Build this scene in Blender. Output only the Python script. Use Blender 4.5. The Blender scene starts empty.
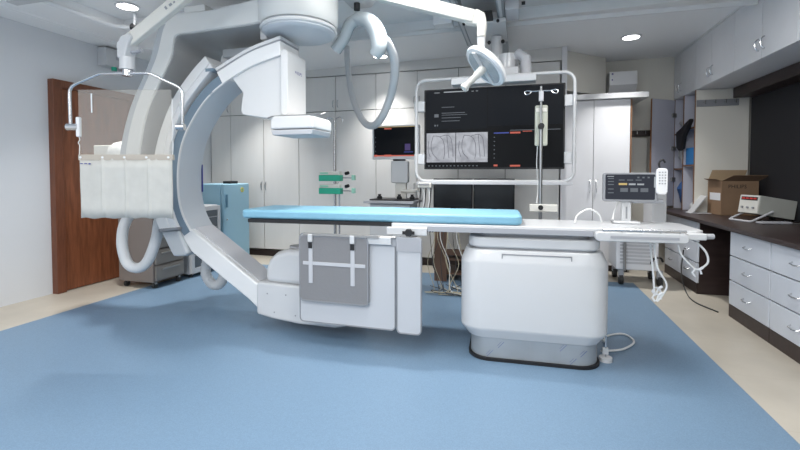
import bpy, bmesh, math, random
from mathutils import Vector, Matrix
random.seed(7)
R = math.radians
S = bpy.context.scene
COL = S.collection

# ---------------------------------------------------------------- camera, world, lights, exposure
cam_d = bpy.data.cameras.new('camera'); cam = bpy.data.objects.new('camera', cam_d); COL.objects.link(cam)
cam_d.sensor_width = 36; cam_d.lens = 19.08; cam_d.shift_y = -0.0475; cam_d.clip_start = .05
cam.location = (0, 0, 1.22); cam.rotation_euler = (R(88.2), 0, R(15.8)); S.camera = cam
S.view_settings.view_transform = 'Standard'; S.view_settings.look = 'None'
S.view_settings.gamma = 1; S.view_settings.use_curve_mapping = False
S.view_settings.exposure = -0.05
w = bpy.data.worlds.new('world'); S.world = w; w.use_nodes = True
w.node_tree.nodes['Background'].inputs[0].default_value = (.8, .88, 1, 1)
w.node_tree.nodes['Background'].inputs[1].default_value = .15
def area(name, loc, sx, sy, power, color=(1, 1, 1), rot=(0, 0, 0)):
    d = bpy.data.lights.new(name, 'AREA'); d.shape = 'RECTANGLE'; d.size = sx; d.size_y = sy
    d.energy = power; d.color = color
    o = bpy.data.objects.new(name, d); o.location = loc; o.rotation_euler = rot; COL.objects.link(o); return o
COOL = (1, .98, .95)
# unseen fill panels added below the ceiling to raise the light level
FILL_PANELS = [(-2.7, .3, 26), (-.9, .3, 22), (.9, .3, 16), (-2.7, -1.7, 85), (-.7, -1.7, 80), (-.75, 2.15, 26), (.9, 2.6, 32)]
for x, y, e in FILL_PANELS: area('fill_light', (x, y, 2.70), .55, .95, e, COOL)
DOWN = [(-3.50, 3.13), (-1.70, 5.10), (1.18, 5.30), (-3.5, 4.9), (-.9, 3.1)]

# ---------------------------------------------------------------- materials
M = {}
def mat(name, col, rough=.5, metal=0, bump=0, bscale=200, var=0, vscale=5, emit=0, coat=0, stretch=None, trans=0, alpha=1):
    m = bpy.data.materials.new(name); m.use_nodes = True; nt = m.node_tree; N = nt.nodes; L = nt.links
    b = N['Principled BSDF']
    b.inputs['Base Color'].default_value = (*col, 1); b.inputs['Roughness'].default_value = rough
    b.inputs['Metallic'].default_value = metal; b.inputs['Coat Weight'].default_value = coat
    b.inputs['Alpha'].default_value = alpha
    if trans: b.inputs['Transmission Weight'].default_value = trans; b.inputs['IOR'].default_value = 1.05
    if emit: b.inputs['Emission Color'].default_value = (*col, 1); b.inputs['Emission Strength'].default_value = emit
    tc = N.new('ShaderNodeTexCoord'); mp = N.new('ShaderNodeMapping'); L.new(tc.outputs['Object'], mp.inputs[0])
    if stretch: mp.inputs['Scale'].default_value = stretch
    if var:
        n = N.new('ShaderNodeTexNoise'); n.inputs['Scale'].default_value = vscale; n.inputs['Detail'].default_value = 5
        L.new(mp.outputs[0], n.inputs[0])
        r = N.new('ShaderNodeValToRGB'); e = r.color_ramp.elements
        e[0].position = .3; e[1].position = .7
        e[0].color = (*[c*(1-var) for c in col], 1); e[1].color = (*[min(1, c*(1+var)) for c in col], 1)
        L.new(n.outputs['Fac'], r.inputs[0]); L.new(r.outputs[0], b.inputs['Base Color'])
    if bump:
        n2 = N.new('ShaderNodeTexNoise'); n2.inputs['Scale'].default_value = bscale; L.new(mp.outputs[0], n2.inputs[0])
        bp = N.new('ShaderNodeBump'); bp.inputs['Strength'].default_value = bump; bp.inputs['Distance'].default_value = .01
        L.new(n2.outputs['Fac'], bp.inputs['Height']); L.new(bp.outputs[0], b.inputs['Normal'])
    M[name] = m; return m
mat('wall', (.66, .68, .71), .8, bump=.05, bscale=60)
mat('wall_beige', (.70, .68, .62), .8)
mat('ceiling', (.86, .87, .88), .85)
mat('cove', (.80, .81, .82), .7)
mat('mat_blue', (.15, .237, .34), .45, var=.12, vscale=190, bump=.06, bscale=300)
mat('tile', (.47, .43, .365), .4, var=.08, vscale=3)
mat('wood_door', (.20, .066, .028), .45, var=.3, vscale=5, stretch=(8, 8, .8))
mat('wood_frame', (.15, .05, .023), .45, var=.2, vscale=8, stretch=(8, 8, .8))
mat('cabinet', (.72, .715, .70), .5, var=.012, vscale=4, stretch=(5, 5, .5))
mat('cabinet_gap', (.16, .16, .16), .8)
mat('cabinet_cool', (.74, .75, .78), .45, var=.03, vscale=3)
mat('drawer_white', (.66, .70, .77), .4, var=.03, vscale=4)
mat('lavender', (.56, .57, .66), .5)
mat('dark_wood', (.035, .022, .021), .4, var=.2, vscale=4, stretch=(1, 8, 8))
mat('edge_wood', (.22, .11, .055), .5)
mat('brown_wood', (.16, .09, .06), .5, var=.2, vscale=4)
mat('black_board', (.012, .012, .016), .75)
mat('white', (.57, .58, .595), .32, coat=.2)
mat('white_bright', (.74, .75, .77), .28, coat=.3)
mat('offwhite', (.64, .63, .59), .4)
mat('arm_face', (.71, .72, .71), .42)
mat('arm_shade', (.40, .405, .41), .5)  # arm colour darkened to carry the shade on its inner face
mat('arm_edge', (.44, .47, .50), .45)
mat('track_gloss', (.88, .88, .88), .15, coat=.6)
mat('gantry_white', (.73, .735, .74), .3, coat=.3)
mat('c_inner', (.55, .585, .63), .35)
mat('c_low', (.60, .60, .63), .35)
mat('slate', (.17, .235, .30), .4)
mat('grey', (.36, .37, .40), .5)
mat('grey_light', (.50, .51, .54), .5)
mat('grey_mid', (.25, .26, .28), .55)
mat('flap', (.21, .21, .22), .6, bump=.15, bscale=40)
mat('curtain', (.50, .515, .545), .5, bump=.08, bscale=20)
mat('shield_cloth', (.50, .50, .475), .6, bump=.5, bscale=9, var=.04, vscale=10)
mat('steel', (.62, .63, .65), .25, metal=1)
mat('steel_dull', (.38, .37, .36), .4, metal=.7)
mat('film_blue', (.10, .14, .32), .4)
mat('steel_pole', (.42, .43, .44), .3, metal=1)
mat('tan_bar', (.42, .38, .33), .5)
mat('black', (.008, .008, .010), .6)
mat('screen_off', (.010, .012, .016), .25)
mat('rubber', (.03, .03, .03), .7)
mat('mattress', (.21, .44, .58), .5, bump=.12, bscale=25, var=.04, vscale=8)
mat('mattress_dark', (.01, .01, .015), .6)
mat('fridge', (.31, .53, .66), .35)
mat('fridge_dark', (.12, .26, .36), .4)
mat('glass_dark', (.12, .14, .16), .2)
mat('hose', (.58, .60, .62), .45)
mat('boot', (.40, .45, .48), .5, bump=.2, bscale=30)
mat('green', (.02, .38, .25), .4)
mat('green_pale', (.30, .60, .48), .4)
mat('red', (.55, .04, .03), .5)
mat('orange', (.62, .18, .08), .5)
mat('yellow', (.7, .6, .1), .5)
mat('blue_dark', (.03, .04, .25), .4)
mat('blue_box', (.03, .22, .55), .5)
mat('blue_bag', (.04, .12, .32), .5, bump=.5, bscale=30)
mat('plastic_bag', (.55, .56, .56), .35, bump=.8, bscale=25)
mat('cardboard', (.26, .165, .10), .75, var=.08, vscale=6)
mat('cardboard_in', (.17, .11, .07), .8)
mat('cardboard_flap', (.36, .26, .16), .8)
mat('paper', (.75, .77, .80), .6)
mat('device', (.40, .41, .38), .4)
mat('bag_clear', (.72, .74, .64), .2, alpha=.6)
mat('plinth', (.36, .385, .41), .28, metal=.3, var=.08, vscale=6)
mat('cable_white', (.75, .76, .76), .5)
mat('cable_dark', (.05, .05, .05), .6)
mat('cable_tan', (.42, .38, .28), .6)
mat('rail_grey', (.30, .33, .36), .4, metal=.3)
mat('trolley', (.25, .23, .21), .45, metal=.3)
mat('trolley_side', (.19, .16, .145), .5)
mat('lamp_glow', (1, 1, 1), .5, emit=14)
mat('fill_glow', (1, 1, 1), .5, emit=3)  # glow of the added fill panels
mat('lens', (.33, .37, .40), .2, coat=.5, bump=.5, bscale=60)
def screen_mat(name, col, s):
    m = mat(name, (.003, .003, .003), .5); b = m.node_tree.nodes['Principled BSDF']; b.inputs['Specular IOR Level'].default_value = .12
    b.inputs['Emission Color'].default_value = (*col, 1); b.inputs['Emission Strength'].default_value = s
screen_mat('scr_dark', (.003, .005, .009), 1)
screen_mat('scr_dark2', (.001, .0015, .003), 1)
screen_mat('scr_white', (.6, .65, .7), .7)
screen_mat('scr_dim', (.25, .28, .32), .6)
screen_mat('scr_red', (.75, .18, .13), .8)
screen_mat('scr_blue', (.1, .14, .55), .8)
screen_mat('scr_purple', (.14, .1, .3), .5)
screen_mat('scr_amber', (.8, .6, .25), .8)
screen_mat('scr_slate', (.035, .04, .055), 1)
screen_mat('vessel', (.17, .175, .2), 1)
def angio():
    m = bpy.data.materials.new('angiogram'); m.use_nodes = True; N = m.node_tree.nodes; L = m.node_tree.links
    b = N['Principled BSDF']; b.inputs['Base Color'].default_value = (.01, .01, .01, 1); b.inputs['Roughness'].default_value = .2
    tc = N.new('ShaderNodeTexCoord'); n = N.new('ShaderNodeTexNoise'); n.inputs['Scale'].default_value = 9; n.inputs['Detail'].default_value = 6
    n.inputs['Distortion'].default_value = 1.2
    r = N.new('ShaderNodeValToRGB'); r.color_ramp.elements[0].position = .3; r.color_ramp.elements[1].position = .72
    r.color_ramp.elements[0].color = (.30, .31, .35, 1); r.color_ramp.elements[1].color = (.56, .58, .64, 1)
    L.new(tc.outputs['Object'], n.inputs[0]); L.new(n.outputs['Fac'], r.inputs[0]); L.new(r.outputs[0], b.inputs['Emission Color'])
    b.inputs['Emission Strength'].default_value = .85; M['angiogram'] = m
angio()
# leaded glass: thin clear pane, a bright reflection painted in as a pale veil
m = bpy.data.materials.new('lead_glass'); m.use_nodes = True; N = m.node_tree.nodes; L = m.node_tree.links
b = N['Principled BSDF']; b.inputs['Base Color'].default_value = (.86, .84, .80, 1); b.inputs['Roughness'].default_value = .06
tr = N.new('ShaderNodeBsdfTransparent'); tr.inputs[0].default_value = (.96, .95, .93, 1); mx = N.new('ShaderNodeMixShader'); mx.inputs[0].default_value = .13
L.new(tr.outputs[0], mx.inputs[1]); L.new(b.outputs[0], mx.inputs[2]); L.new(mx.outputs[0], N['Material Output'].inputs[0]); M['lead_glass'] = m
# left-hand tile floor with joints
def tile_joints():
    m = M['tile']; N = m.node_tree.nodes; L = m.node_tree.links; b = N['Principled BSDF']
    src = b.inputs['Base Color'].links[0].from_socket
    tc = N.new('ShaderNodeTexCoord'); br = N.new('ShaderNodeTexBrick'); br.offset = 0
    br.inputs['Scale'].default_value = 1; br.inputs['Brick Width'].default_value = .6; br.inputs['Row Height'].default_value = .6
    br.inputs['Mortar Size'].default_value = .003; br.inputs['Mortar'].default_value = (.45, .405, .335, 1)
    L.new(tc.outputs['Object'], br.inputs[0]); L.new(src, br.inputs['Color1']); L.new(src, br.inputs['Color2']); L.new(br.outputs[0], b.inputs['Base Color'])
tile_joints()

# ---------------------------------------------------------------- mesh builder
class MB:
    def __init__(s, *mats):
        s.v = []; s.f = []; s.mi = []; s.m = 0; s.mats = list(mats)
    def use(s, name):
        if name not in s.mats: s.mats.append(name)
        s.m = s.mats.index(name); return s
    def add(s, vs, fs, xf=None):
        b = len(s.v); s.v += [tuple((xf @ Vector(p)) if xf else p) for p in vs]
        for f in fs: s.f.append([b+i for i in f]); s.mi.append(s.m)
        return s
    def box(s, x0, x1, y0, y1, z0, z1, xf=None):
        x0, x1 = sorted((x0, x1)); y0, y1 = sorted((y0, y1)); z0, z1 = sorted((z0, z1))
        v = [(x, y, z) for x in (x0, x1) for y in (y0, y1) for z in (z0, z1)]
        return s.add(v, [(0, 1, 3, 2), (4, 6, 7, 5), (0, 4, 5, 1), (2, 3, 7, 6), (0, 2, 6, 4), (1, 5, 7, 3)], xf)
    def cbox(s, c, sz, xf=None):
        return s.box(c[0]-sz[0]/2, c[0]+sz[0]/2, c[1]-sz[1]/2, c[1]+sz[1]/2, c[2]-sz[2]/2, c[2]+sz[2]/2, xf)
    def prism(s, poly, a, b, axis='y', xf=None):
        # poly in the plane across axis: y -> (x,z), z -> (x,y), x -> (y,z)
        n = len(poly)
        def P(p, t): return {'y': (p[0], t, p[1]), 'z': (p[0], p[1], t), 'x': (t, p[0], p[1])}[axis]
        v = [P(p, a) for p in poly] + [P(p, b) for p in poly]
        fs = [[i, (i+1) % n, n+(i+1) % n, n+i] for i in range(n)] + [list(range(n))[::-1], list(range(n, 2*n))]
        return s.add(v, fs, xf)
    def strip(s, inner, outer, a, b, xf=None):
        # band between two polylines in XZ, from y=a to y=b
        n = len(inner); v = []
        for p, q in zip(inner, outer): v += [(p[0], a, p[1]), (q[0], a, q[1]), (q[0], b, q[1]), (p[0], b, p[1])]
        fs = [[0, 1, 2, 3], [4*(n-1)+3, 4*(n-1)+2, 4*(n-1)+1, 4*(n-1)]]
        for i in range(n-1):
            o = 4*i
            for k in range(4): fs.append([o+k, o+4+k, o+4+(k+1) % 4, o+(k+1) % 4])
        return s.add(v, fs, xf)
    def tube(s, pts, r, n=10, xf=None, caps=True):
        P = [Vector(p) for p in pts]; rr = r if isinstance(r, (list, tuple)) else [r]*len(P)
        b = len(s.v); up = None; rings = []
        for i, p in enumerate(P):
            t = (P[min(i+1, len(P)-1)]-P[max(i-1, 0)]).normalized()
            if up is None:
                up = Vector((0, 0, 1)) if abs(t.z) < .9 else Vector((1, 0, 0))
            side = t.cross(up)
            if side.length < 1e-5: side = t.orthogonal()
            side.normalize(); up = side.cross(t).normalized()
            rings.append([p+side*math.cos(a)*rr[i]+up*math.sin(a)*rr[i] for a in [2*math.pi*k/n for k in range(n)]])
        v = [q for g in rings for q in g]; fs = []
        for i in range(len(P)-1):
            for k in range(n): fs.append([i*n+k, i*n+(k+1) % n, (i+1)*n+(k+1) % n, (i+1)*n+k])
        if caps: fs += [list(range(n))[::-1], [(len(P)-1)*n+k for k in range(n)]]
        return s.add(v, fs, xf)
    def cyl(s, p0, p1, r, n=20, xf=None): return s.tube([p0, p1], r, n, xf)
    def lathe(s, prof, c=(0, 0, 0), n=32, xf=None, sx=1, sy=1):
        v = []; fs = []
        for r, z in prof:
            for k in range(n):
                a = 2*math.pi*k/n; v.append((c[0]+r*sx*math.cos(a), c[1]+r*sy*math.sin(a), c[2]+z))
        for i in range(len(prof)-1):
            for k in range(n): fs.append([i*n+k, i*n+(k+1) % n, (i+1)*n+(k+1) % n, (i+1)*n+k])
        fs += [list(range(n))[::-1], [(len(prof)-1)*n+k for k in range(n)]]
        return s.add(v, fs, xf)
    def text(s, txt, size, xf):
        cu = bpy.data.curves.new('t', 'FONT'); cu.body = txt; cu.size = size; cu.align_x = 'CENTER'; cu.align_y = 'CENTER'; cu.resolution_u = 2
        o = bpy.data.objects.new('t', cu); me = bpy.data.meshes.new_from_object(o)
        s.add([tuple(v.co) for v in me.vertices], [list(p.vertices) for p in me.polygons], xf)
        bpy.data.objects.remove(o); bpy.data.meshes.remove(me); bpy.data.curves.remove(cu); return s
    def build(s, name, parent=None, bevel=0, seg=3, world=False, smooth=True, sub=0, angle=35):
        me = bpy.data.meshes.new(name); me.from_pydata(s.v, [], s.f)
        for k in s.mats: me.materials.append(M[k])
        me.polygons.foreach_set('material_index', s.mi)
        bm = bmesh.new(); bm.from_mesh(me); bmesh.ops.recalc_face_normals(bm, faces=bm.faces); bm.to_mesh(me); bm.free()
        if smooth:
            me.polygons.foreach_set('use_smooth', [True]*len(me.polygons)); me.set_sharp_from_angle(angle=R(angle))
        me.update()
        o = bpy.data.objects.new(name, me); COL.objects.link(o)
        if parent:
            o.parent = parent
            if world: o.matrix_parent_inverse = (Matrix.Translation(parent.location) @ parent.rotation_euler.to_matrix().to_4x4()).inverted()
        if bevel:
            b = o.modifiers.new('bevel', 'BEVEL'); b.width = bevel; b.segments = seg; b.limit_method = 'ANGLE'; b.angle_limit = R(35)
            b.harden_normals = True
        if sub:
            q = o.modifiers.new('sub', 'SUBSURF'); q.levels = sub; q.render_levels = sub
        return o
def B(m): return MB(m)
def tag(o, label, cat, group=None, kind=None):
    o['label'] = label; o['category'] = cat
    if group: o['group'] = group
    if kind: o['kind'] = kind
    return o
def thing(name, label, cat, loc=(0, 0, 0), rz=0, group=None):
    o = bpy.data.objects.new(name, None); o.empty_display_size = .1; COL.objects.link(o)
    o.location = loc; o.rotation_euler = (0, 0, rz); return tag(o, label, cat, group)
def struct(o): o['kind'] = 'structure'; return o
def copy_tree(o, parent=None):
    c = o.copy(); COL.objects.link(c)
    if parent: c.parent = parent
    for ch in [x for x in list(COL.objects) if x.parent == o]: copy_tree(ch, c)
    return c
def catmull(pts, k=6):
    P = [Vector(p) for p in pts]; P = [P[0]*2-P[1]]+P+[P[-1]*2-P[-2]]; out = []
    for i in range(1, len(P)-2):
        a, b, c, d = P[i-1:i+3]
        for j in range(k):
            t = j/k
            out.append(.5*((2*b)+(-a+c)*t+(2*a-5*b+4*c-d)*t*t+(-a+3*b-3*c+d)*t**3))
    out.append(P[-2]); return [tuple(v) for v in out]
def cm2(pts, k=5): return [(p[0], p[1]) for p in catmull([(a, b, 0) for a, b in pts], k)]
def RZ(a, c=(0, 0, 0)): return Matrix.Translation(c) @ Matrix.Rotation(a, 4, 'Z')
def rrect(x0, x1, z0, z1, r, n=5):
    out = []
    for cx, cz, a0 in ((x1-r, z1-r, 0), (x0+r, z1-r, 90), (x0+r, z0+r, 180), (x1-r, z0+r, 270)):
        for k in range(n+1):
            a = R(a0+90*k/n); out.append((cx+r*math.cos(a), cz+r*math.sin(a)))
    return out

# ---------------------------------------------------------------- the room
XL, XR, YB, YC, YN = -4.56, 2.5, 6.4, 5.97, -3.2
def cz(x): return 2.65+(x+4.56)*.017
struct(B('tile').box(XL-.1, XR+.1, YN-.1, YB+.1, -.1, 0).build('floor', smooth=False))
struct(B('mat_blue').prism([(-3.86, YN+.05), (1.215, YN+.05), (1.225, 5.22), (-3.86, 4.9)], 0, .003, 'z').build('floor.001', smooth=False))
struct(B('wall').box(XL-.12, XL, YN-.1, YB+.1, 0, 3).build('wall_left', smooth=False))
struct(B('wall_beige').box(XL-.1, XR+.12, YB, YB+.12, 0, 3).build('wall_back', smooth=False))
struct(B('wall_beige').box(XR, XR+.12, YN-.1, YB+.1, 0, 3).build('wall_right', smooth=False))
struct(B('wall').box(XL-.1, XR+.12, YN-.12, YN, 0, 3).build('wall_front', smooth=False))
# wall piece standing diagonally above the wardrobe
struct(B('wall_beige').prism([(.48, 5.58), (1.08, 6.18), (1.08, YB), (.48, YB)], 2.25, cz(.9)+.02, 'z').build('trim_1', smooth=False))
# ceiling with a recess
xs = [XL-.1, -3.85, -1.9, 1.94, XR+.1]; ys = [YN-.1, -2.8, 3.4, 4.35, YB+.1]
def inrec(i, j): return (i == 1 and j == 1) or (i == 2 and j in (1, 2))
mb = B('ceiling')
for i in range(4):
    for j in range(4):
        h = .1 if inrec(i, j) else 0
        mb.add([(xs[i], ys[j], cz(xs[i])+h), (xs[i+1], ys[j], cz(xs[i+1])+h), (xs[i+1], ys[j+1], cz(xs[i+1])+h), (xs[i], ys[j+1], cz(xs[i])+h)], [(3, 2, 1, 0)])
for i in range(5):
    for j in range(4):
        a = i > 0 and inrec(i-1, j); c = i < 4 and inrec(i, j)
        if a != c: mb.add([(xs[i], ys[j], cz(xs[i])), (xs[i], ys[j+1], cz(xs[i])), (xs[i], ys[j+1], cz(xs[i])+.1), (xs[i], ys[j], cz(xs[i])+.1)], [(0, 1, 2, 3)])
for i in range(4):
    for j in range(5):
        a = j > 0 and inrec(i, j-1); c = j < 4 and inrec(i, j)
        if a != c: mb.add([(xs[i], ys[j], cz(xs[i])), (xs[i+1], ys[j], cz(xs[i+1])), (xs[i+1], ys[j], cz(xs[i+1])+.1), (xs[i], ys[j], cz(xs[i])+.1)], [(0, 1, 2, 3)])
struct(mb.build('ceiling', smooth=False))
# slab above
struct(B('ceiling').box(XL-.1, XR+.1, YN-.1, YB+.1, 2.9, 3.0).build('ceiling.001', smooth=False))
# rounded cove line following the left and back edge of the recess
path = [(-3.85, -2.7), (-3.85, 3.2)]+[(-3.85+.16*(1-math.cos(a)), 3.2+.16*math.sin(a)) for a in [R(15*k) for k in range(1, 7)]]+[(-1.95, 3.36)]
struct(B('cove').tube([(x, y, cz(x)+.004) for x, y in path], .022, 8).build('trim_2'))
path = [(-4.25, -2.7), (-4.25, 3.7)]+[(-4.25+.3*(1-math.cos(a)), 3.7+.3*math.sin(a)) for a in [R(15*k) for k in range(1, 7)]]+[(-1.95, 4.0)]
struct(B('cove').tube([(x, y, cz(x)-.001) for x, y in path], .018, 8).build('trim_3'))
struct(B('cove').box(-1.9, 1.93, 4.33, 4.36, 2.66, 2.70).build('trim_4', smooth=False))
# sliding door on the left wall
d = B('wood_door').box(XL+.002, XL+.045, 3.24, 4.62, .01, 2.10).build('door_1', bevel=.003); struct(d)
fr = B('wood_frame').box(XL+.001, XL+.075, 3.15, 3.24, .0, 2.17).box(XL+.001, XL+.075, 3.24, 4.70, 2.09, 2.17).box(XL+.001, XL+.075, 4.62, 4.70, 0, 2.09).build('door_frame', d, bevel=.004)

# downlights
for i, (x, y) in enumerate(DOWN):
    rec = (-3.85 < x < -1.9 and y < 3.4) or (-1.9 < x < 1.94 and y < 4.35)
    z = cz(x)+(.1 if rec else 0)
    labs = ['round recessed ceiling light above the left door side', 'round recessed ceiling light behind the grey cable boot, over the back cabinets',
            'round recessed ceiling light near the right wall cabinets', 'round recessed ceiling light in the hidden back left corner',
            'round recessed ceiling light above the patient table']
    t = thing('ceiling_light', labs[i], 'light', (x, y, z))
    B('white_bright').lathe([(.105, -.001), (.105, -.008), (.085, -.012), (.083, -.002)]).build('trim_ring', t)
    B('lamp_glow').lathe([(.082, -.009), (.082, -.012)]).build('diffuser', t)
    d = bpy.data.lights.new('downlight', 'AREA'); d.shape = 'DISK'; d.size = .16; d.energy = 12; d.spread = R(85); d.color = COOL
    o = bpy.data.objects.new('downlight', d); o.location = (0, 0, -.02); o.parent = t; COL.objects.link(o)

for i, (x, y, e) in enumerate(FILL_PANELS):  # bodies of the fill panels, added out of view to brighten the room
    t = thing('fill_panel', ['added unseen fill light panel over the left foreground', 'added unseen fill light panel straight above the photographer', 'added unseen fill light panel over the right foreground',
        'added unseen fill light panel behind the photographer at the left', 'added unseen fill light panel behind the photographer at the middle', 'added unseen fill light panel before the lamp boom', 'added unseen fill light panel over the right drawer units'][i], 'light', (x, y, 2.71))
    z = cz(x)+.1
    B('white_bright').box(x-.32, x+.32, y-.52, y+.52, 2.71, z).build('frame', t, world=True, smooth=False)
    B('fill_glow').box(x-.28, x+.28, y-.48, y+.48, 2.706, 2.71).build('diffuser', t, world=True, smooth=False)

# ---------------------------------------------------------------- back wall cabinets
XE = [-4.55, -4.2, -3.632, -3.057, -2.479, -1.888, -1.314, -.77, -.18, .46]
YF = 5.47
def handle_mb(x, y, z0, z1, out=(0, -1)):
    zc = (z0+z1)/2; h = (z1-z0)/2
    pts = [(x+out[0]*.03*math.sin(a), y+out[1]*.03*math.sin(a), zc-h*math.cos(a)) for a in [math.pi*k/8 for k in range(9)]]
    return B('steel').tube(pts, .006, 6)
UN = [(0, 1), (1, 3), (3, 5), (5, 7), (7, 9)]
UNN = ['leftmost, beside the door', 'behind the blue refrigerator', 'behind the syringe pumps', 'behind the small monitor', 'behind the large hanging monitor']
for (a, b_), where in zip(UN, UNN):
    for z0, z1, base in ((.02, 2.09, 1), (2.095, 2.575, 0)):
        kind = 'tall floor standing' if base else 'short overhead'
        t = thing('tall_cabinet' if base else 'overhead_cabinet', f'{kind} pale grey cabinet with flush doors {where}', 'cabinet', (XE[a], YF, z0))
        mb = B('cabinet_gap').box(XE[a]+.002, XE[b_]-.002, YF+.02, YC-.03, z0+(.09 if base else 0), z1)
        mb.build('body', t, world=True, smooth=False)
        if base: B('dark_wood').box(XE[a]+.002, XE[b_]-.002, YF+.03, YC-.02, 0, .09).build('toe_kick', t, world=True, smooth=False)
        for k in range(a, b_):
            d = B('cabinet').box(XE[k]+.004, XE[k+1]-.004, YF, YF+.019, z0+(.09 if base else 0), z1-.004).build('door', t, world=True, bevel=.002, seg=1)
            right = (k-a) == 0
            hx = XE[k+1]-.035 if right else XE[k]+.035
            if base: handle_mb(hx, YF, .98, 1.1).build('handle', d)
            else: handle_mb(hx, YF, 2.14, 2.24).build('handle', d)
struct(B('cabinet').prism([(XL, 2.58), (.47, 2.58), (.47, cz(.47)+.005), (XL, cz(XL)+.005)], YF-.01, YC, 'y').build('trim_5', smooth=False))
struct(B('wall_beige').box(XL, .46, YC, YB, 0, 2.9).build('wall_back.001', smooth=False))
struct(B('cabinet_cool').box(.47, .53, YF-.03, YC+.2, 0, 2.74).build('trim_6', smooth=False))

# wardrobe on the right of the big monitor
WY = 5.75
t = thing('wardrobe', 'white two-door wardrobe between the big monitor and the open cabinet door', 'wardrobe', (.95, WY, 0))
B('cabinet_gap').box(.54, 1.29, WY+.02, 6.3, .08, 2.13).build('body', t, world=True, smooth=False)
B('edge_wood').box(1.29, 1.305, WY, 6.3, .08, 2.13).build('side_panel', t, world=True, smooth=False)
B('dark_wood').box(.56, 1.29, WY+.05, 6.3, 0, .08).build('toe_kick', t, world=True, smooth=False)
for x0, x1, hx in ((.54, .875, .84), (.88, 1.285, .915)):
    d = B('cabinet_cool').box(x0, x1, WY, WY+.019, .08, 2.13).build('door', t, world=True, bevel=.002, seg=1)
    handle_mb(hx, WY, .98, 1.14).build('handle', d)
tag(B('white').box(.54, 1.47, WY-.06, 6.35, 2.135, 2.20).build('wall_shelf', bevel=.004), 'long white shelf board running over the wardrobe top', 'shelf')
t = thing('wall_unit', 'white boxy unit with small dark marks on the beige back wall above the shelf', 'wall unit', (1.22, 6.2, 2.21))
B('white_bright').prism([(YB-.01, 2.555), (6.15, 2.555), (6.14, 2.38), (6.22, 2.28), (YB-.01, 2.28)], 1.12, 1.45, 'x').build('casing', t, world=True, bevel=.006)
B('blue_dark').box(1.145, 1.165, 6.14, 6.149, 2.515, 2.533).box(1.145, 1.16, 6.138, 6.149, 2.44, 2.455).build('mark', t, world=True)
# bar with hanging garments beside the wardrobe
t = thing('coat_hook_rail', 'dark rail with hooks on back wall beside the wardrobe', 'hook rail', (1.47, YB, 1.9))
B('dark_wood').box(1.33, 1.72, YB-.03, YB-.001, 1.72, 1.80).build('rail', t, world=True)
for x in (1.4, 1.5, 1.6): B('steel').tube([(x, YB-.03, 1.77), (x, YB-.07, 1.75), (x, YB-.07, 1.79)], .006, 6).build('hook', t, world=True)
mb = B('offwhite').prism(rrect(1.36, 1.62, 1.0, 1.70, .06), YB-.11, YB-.04)
tag(mb.build('hanging_gown', bevel=.02), 'pale gown hanging on the hook rail beside the wardrobe', 'gown')

# ---------------------------------------------------------------- right wall: counter, drawers, upper cabinets
XU = 1.94
YD = [6.39, 6.17, 5.69, 5.26, 4.76, 4.28, 3.80, 3.32, 2.84, 2.36, 1.9]
where = ['at the far corner over the open shelves', 'second from the far corner', 'third from the far corner above the cardboard box', 'nearest at the right picture edge', 'beyond the right picture edge']
for u in range(5):
    y1, ym, y0 = YD[2*u], YD[2*u+1], YD[2*u+2]
    t = thing('wall_cabinet', f'white two-door upper cabinet, {where[u]}', 'cabinet', (XU, y0, 2.187))
    B('cabinet_cool').box(XU+.02, XR-.002, y0+.001, y1-.001, 2.187, 2.74).build('body', t, world=True, smooth=False)
    for a, b_, hy in ((y0, ym, ym-.045), (ym, y1, ym+.045)):
        d = B('cabinet_cool').box(XU, XU+.018, a+.003, b_-.003, 2.187, 2.74).build('door', t, world=True, bevel=.002, seg=1)
        handle_mb(XU, hy, 2.26, 2.36, (-1, 0)).build('handle', d)
struct(B('cove').box(XU-.01, XU+.03, 1.9, YB, 2.742, cz(XU)).build('trim_7', smooth=False))
tag(B('dark_wood').box(2.3, XR-.002, 1.9, 5.64, 2.07, 2.183).build('support_beam', bevel=.003), 'dark brown beam under the upper cabinets above the black board', 'beam')
tag(B('black_board').box(XR-.03, XR-.002, 1.9, 5.63, .775, 2.065).build('wall_board', bevel=.002), 'black wall board behind the counter on the right', 'board')
# tall unit
TY0, TY1 = 5.66, 6.36
t = thing('open_shelf_unit', 'tall open shelf unit with lavender inside standing on the far counter end', 'shelf unit', (XU, TY0, .77))
B('wall_beige').box(XU+.006, XR-.035, TY0, TY0+.02, .772, 2.183).build('side_panel', t, world=True, smooth=False)
B('lavender').box(XR-.06, XR-.04, TY0+.02, TY1, .772, 2.183).build('back_panel', t, world=True, smooth=False)
B('lavender').box(XU+.006, XR-.06, TY1-.02, TY1, .772, 2.183).build('side_panel', t, world=True, smooth=False)
B('lavender').box(XU+.006, XR-.06, 6.02, 6.035, .772, 2.183).build('divider', t, world=True, smooth=False)
B('edge_wood').box(XU, XU+.006, TY0, TY0+.02, .772, 2.183).box(XU, XU+.006, 6.018, 6.036, .772, 2.183).box(XU, XU+.006, TY1-.02, TY1, .772, 2.183).build('edge_band', t, world=True, smooth=False)
for z, a, b_ in ((1.31, TY0+.02, 6.02), (1.75, TY0+.02, 6.02), (1.27, 6.035, TY1-.02), (1.72, 6.035, TY1-.02)):
    sh = B('lavender').box(XU+.01, XR-.06, a, b_, z, z+.018).build('shelf', t, world=True, smooth=False)
    B('edge_wood').box(XU+.002, XU+.01, a, b_, z, z+.018).build('edge_band', sh, smooth=False)
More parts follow.
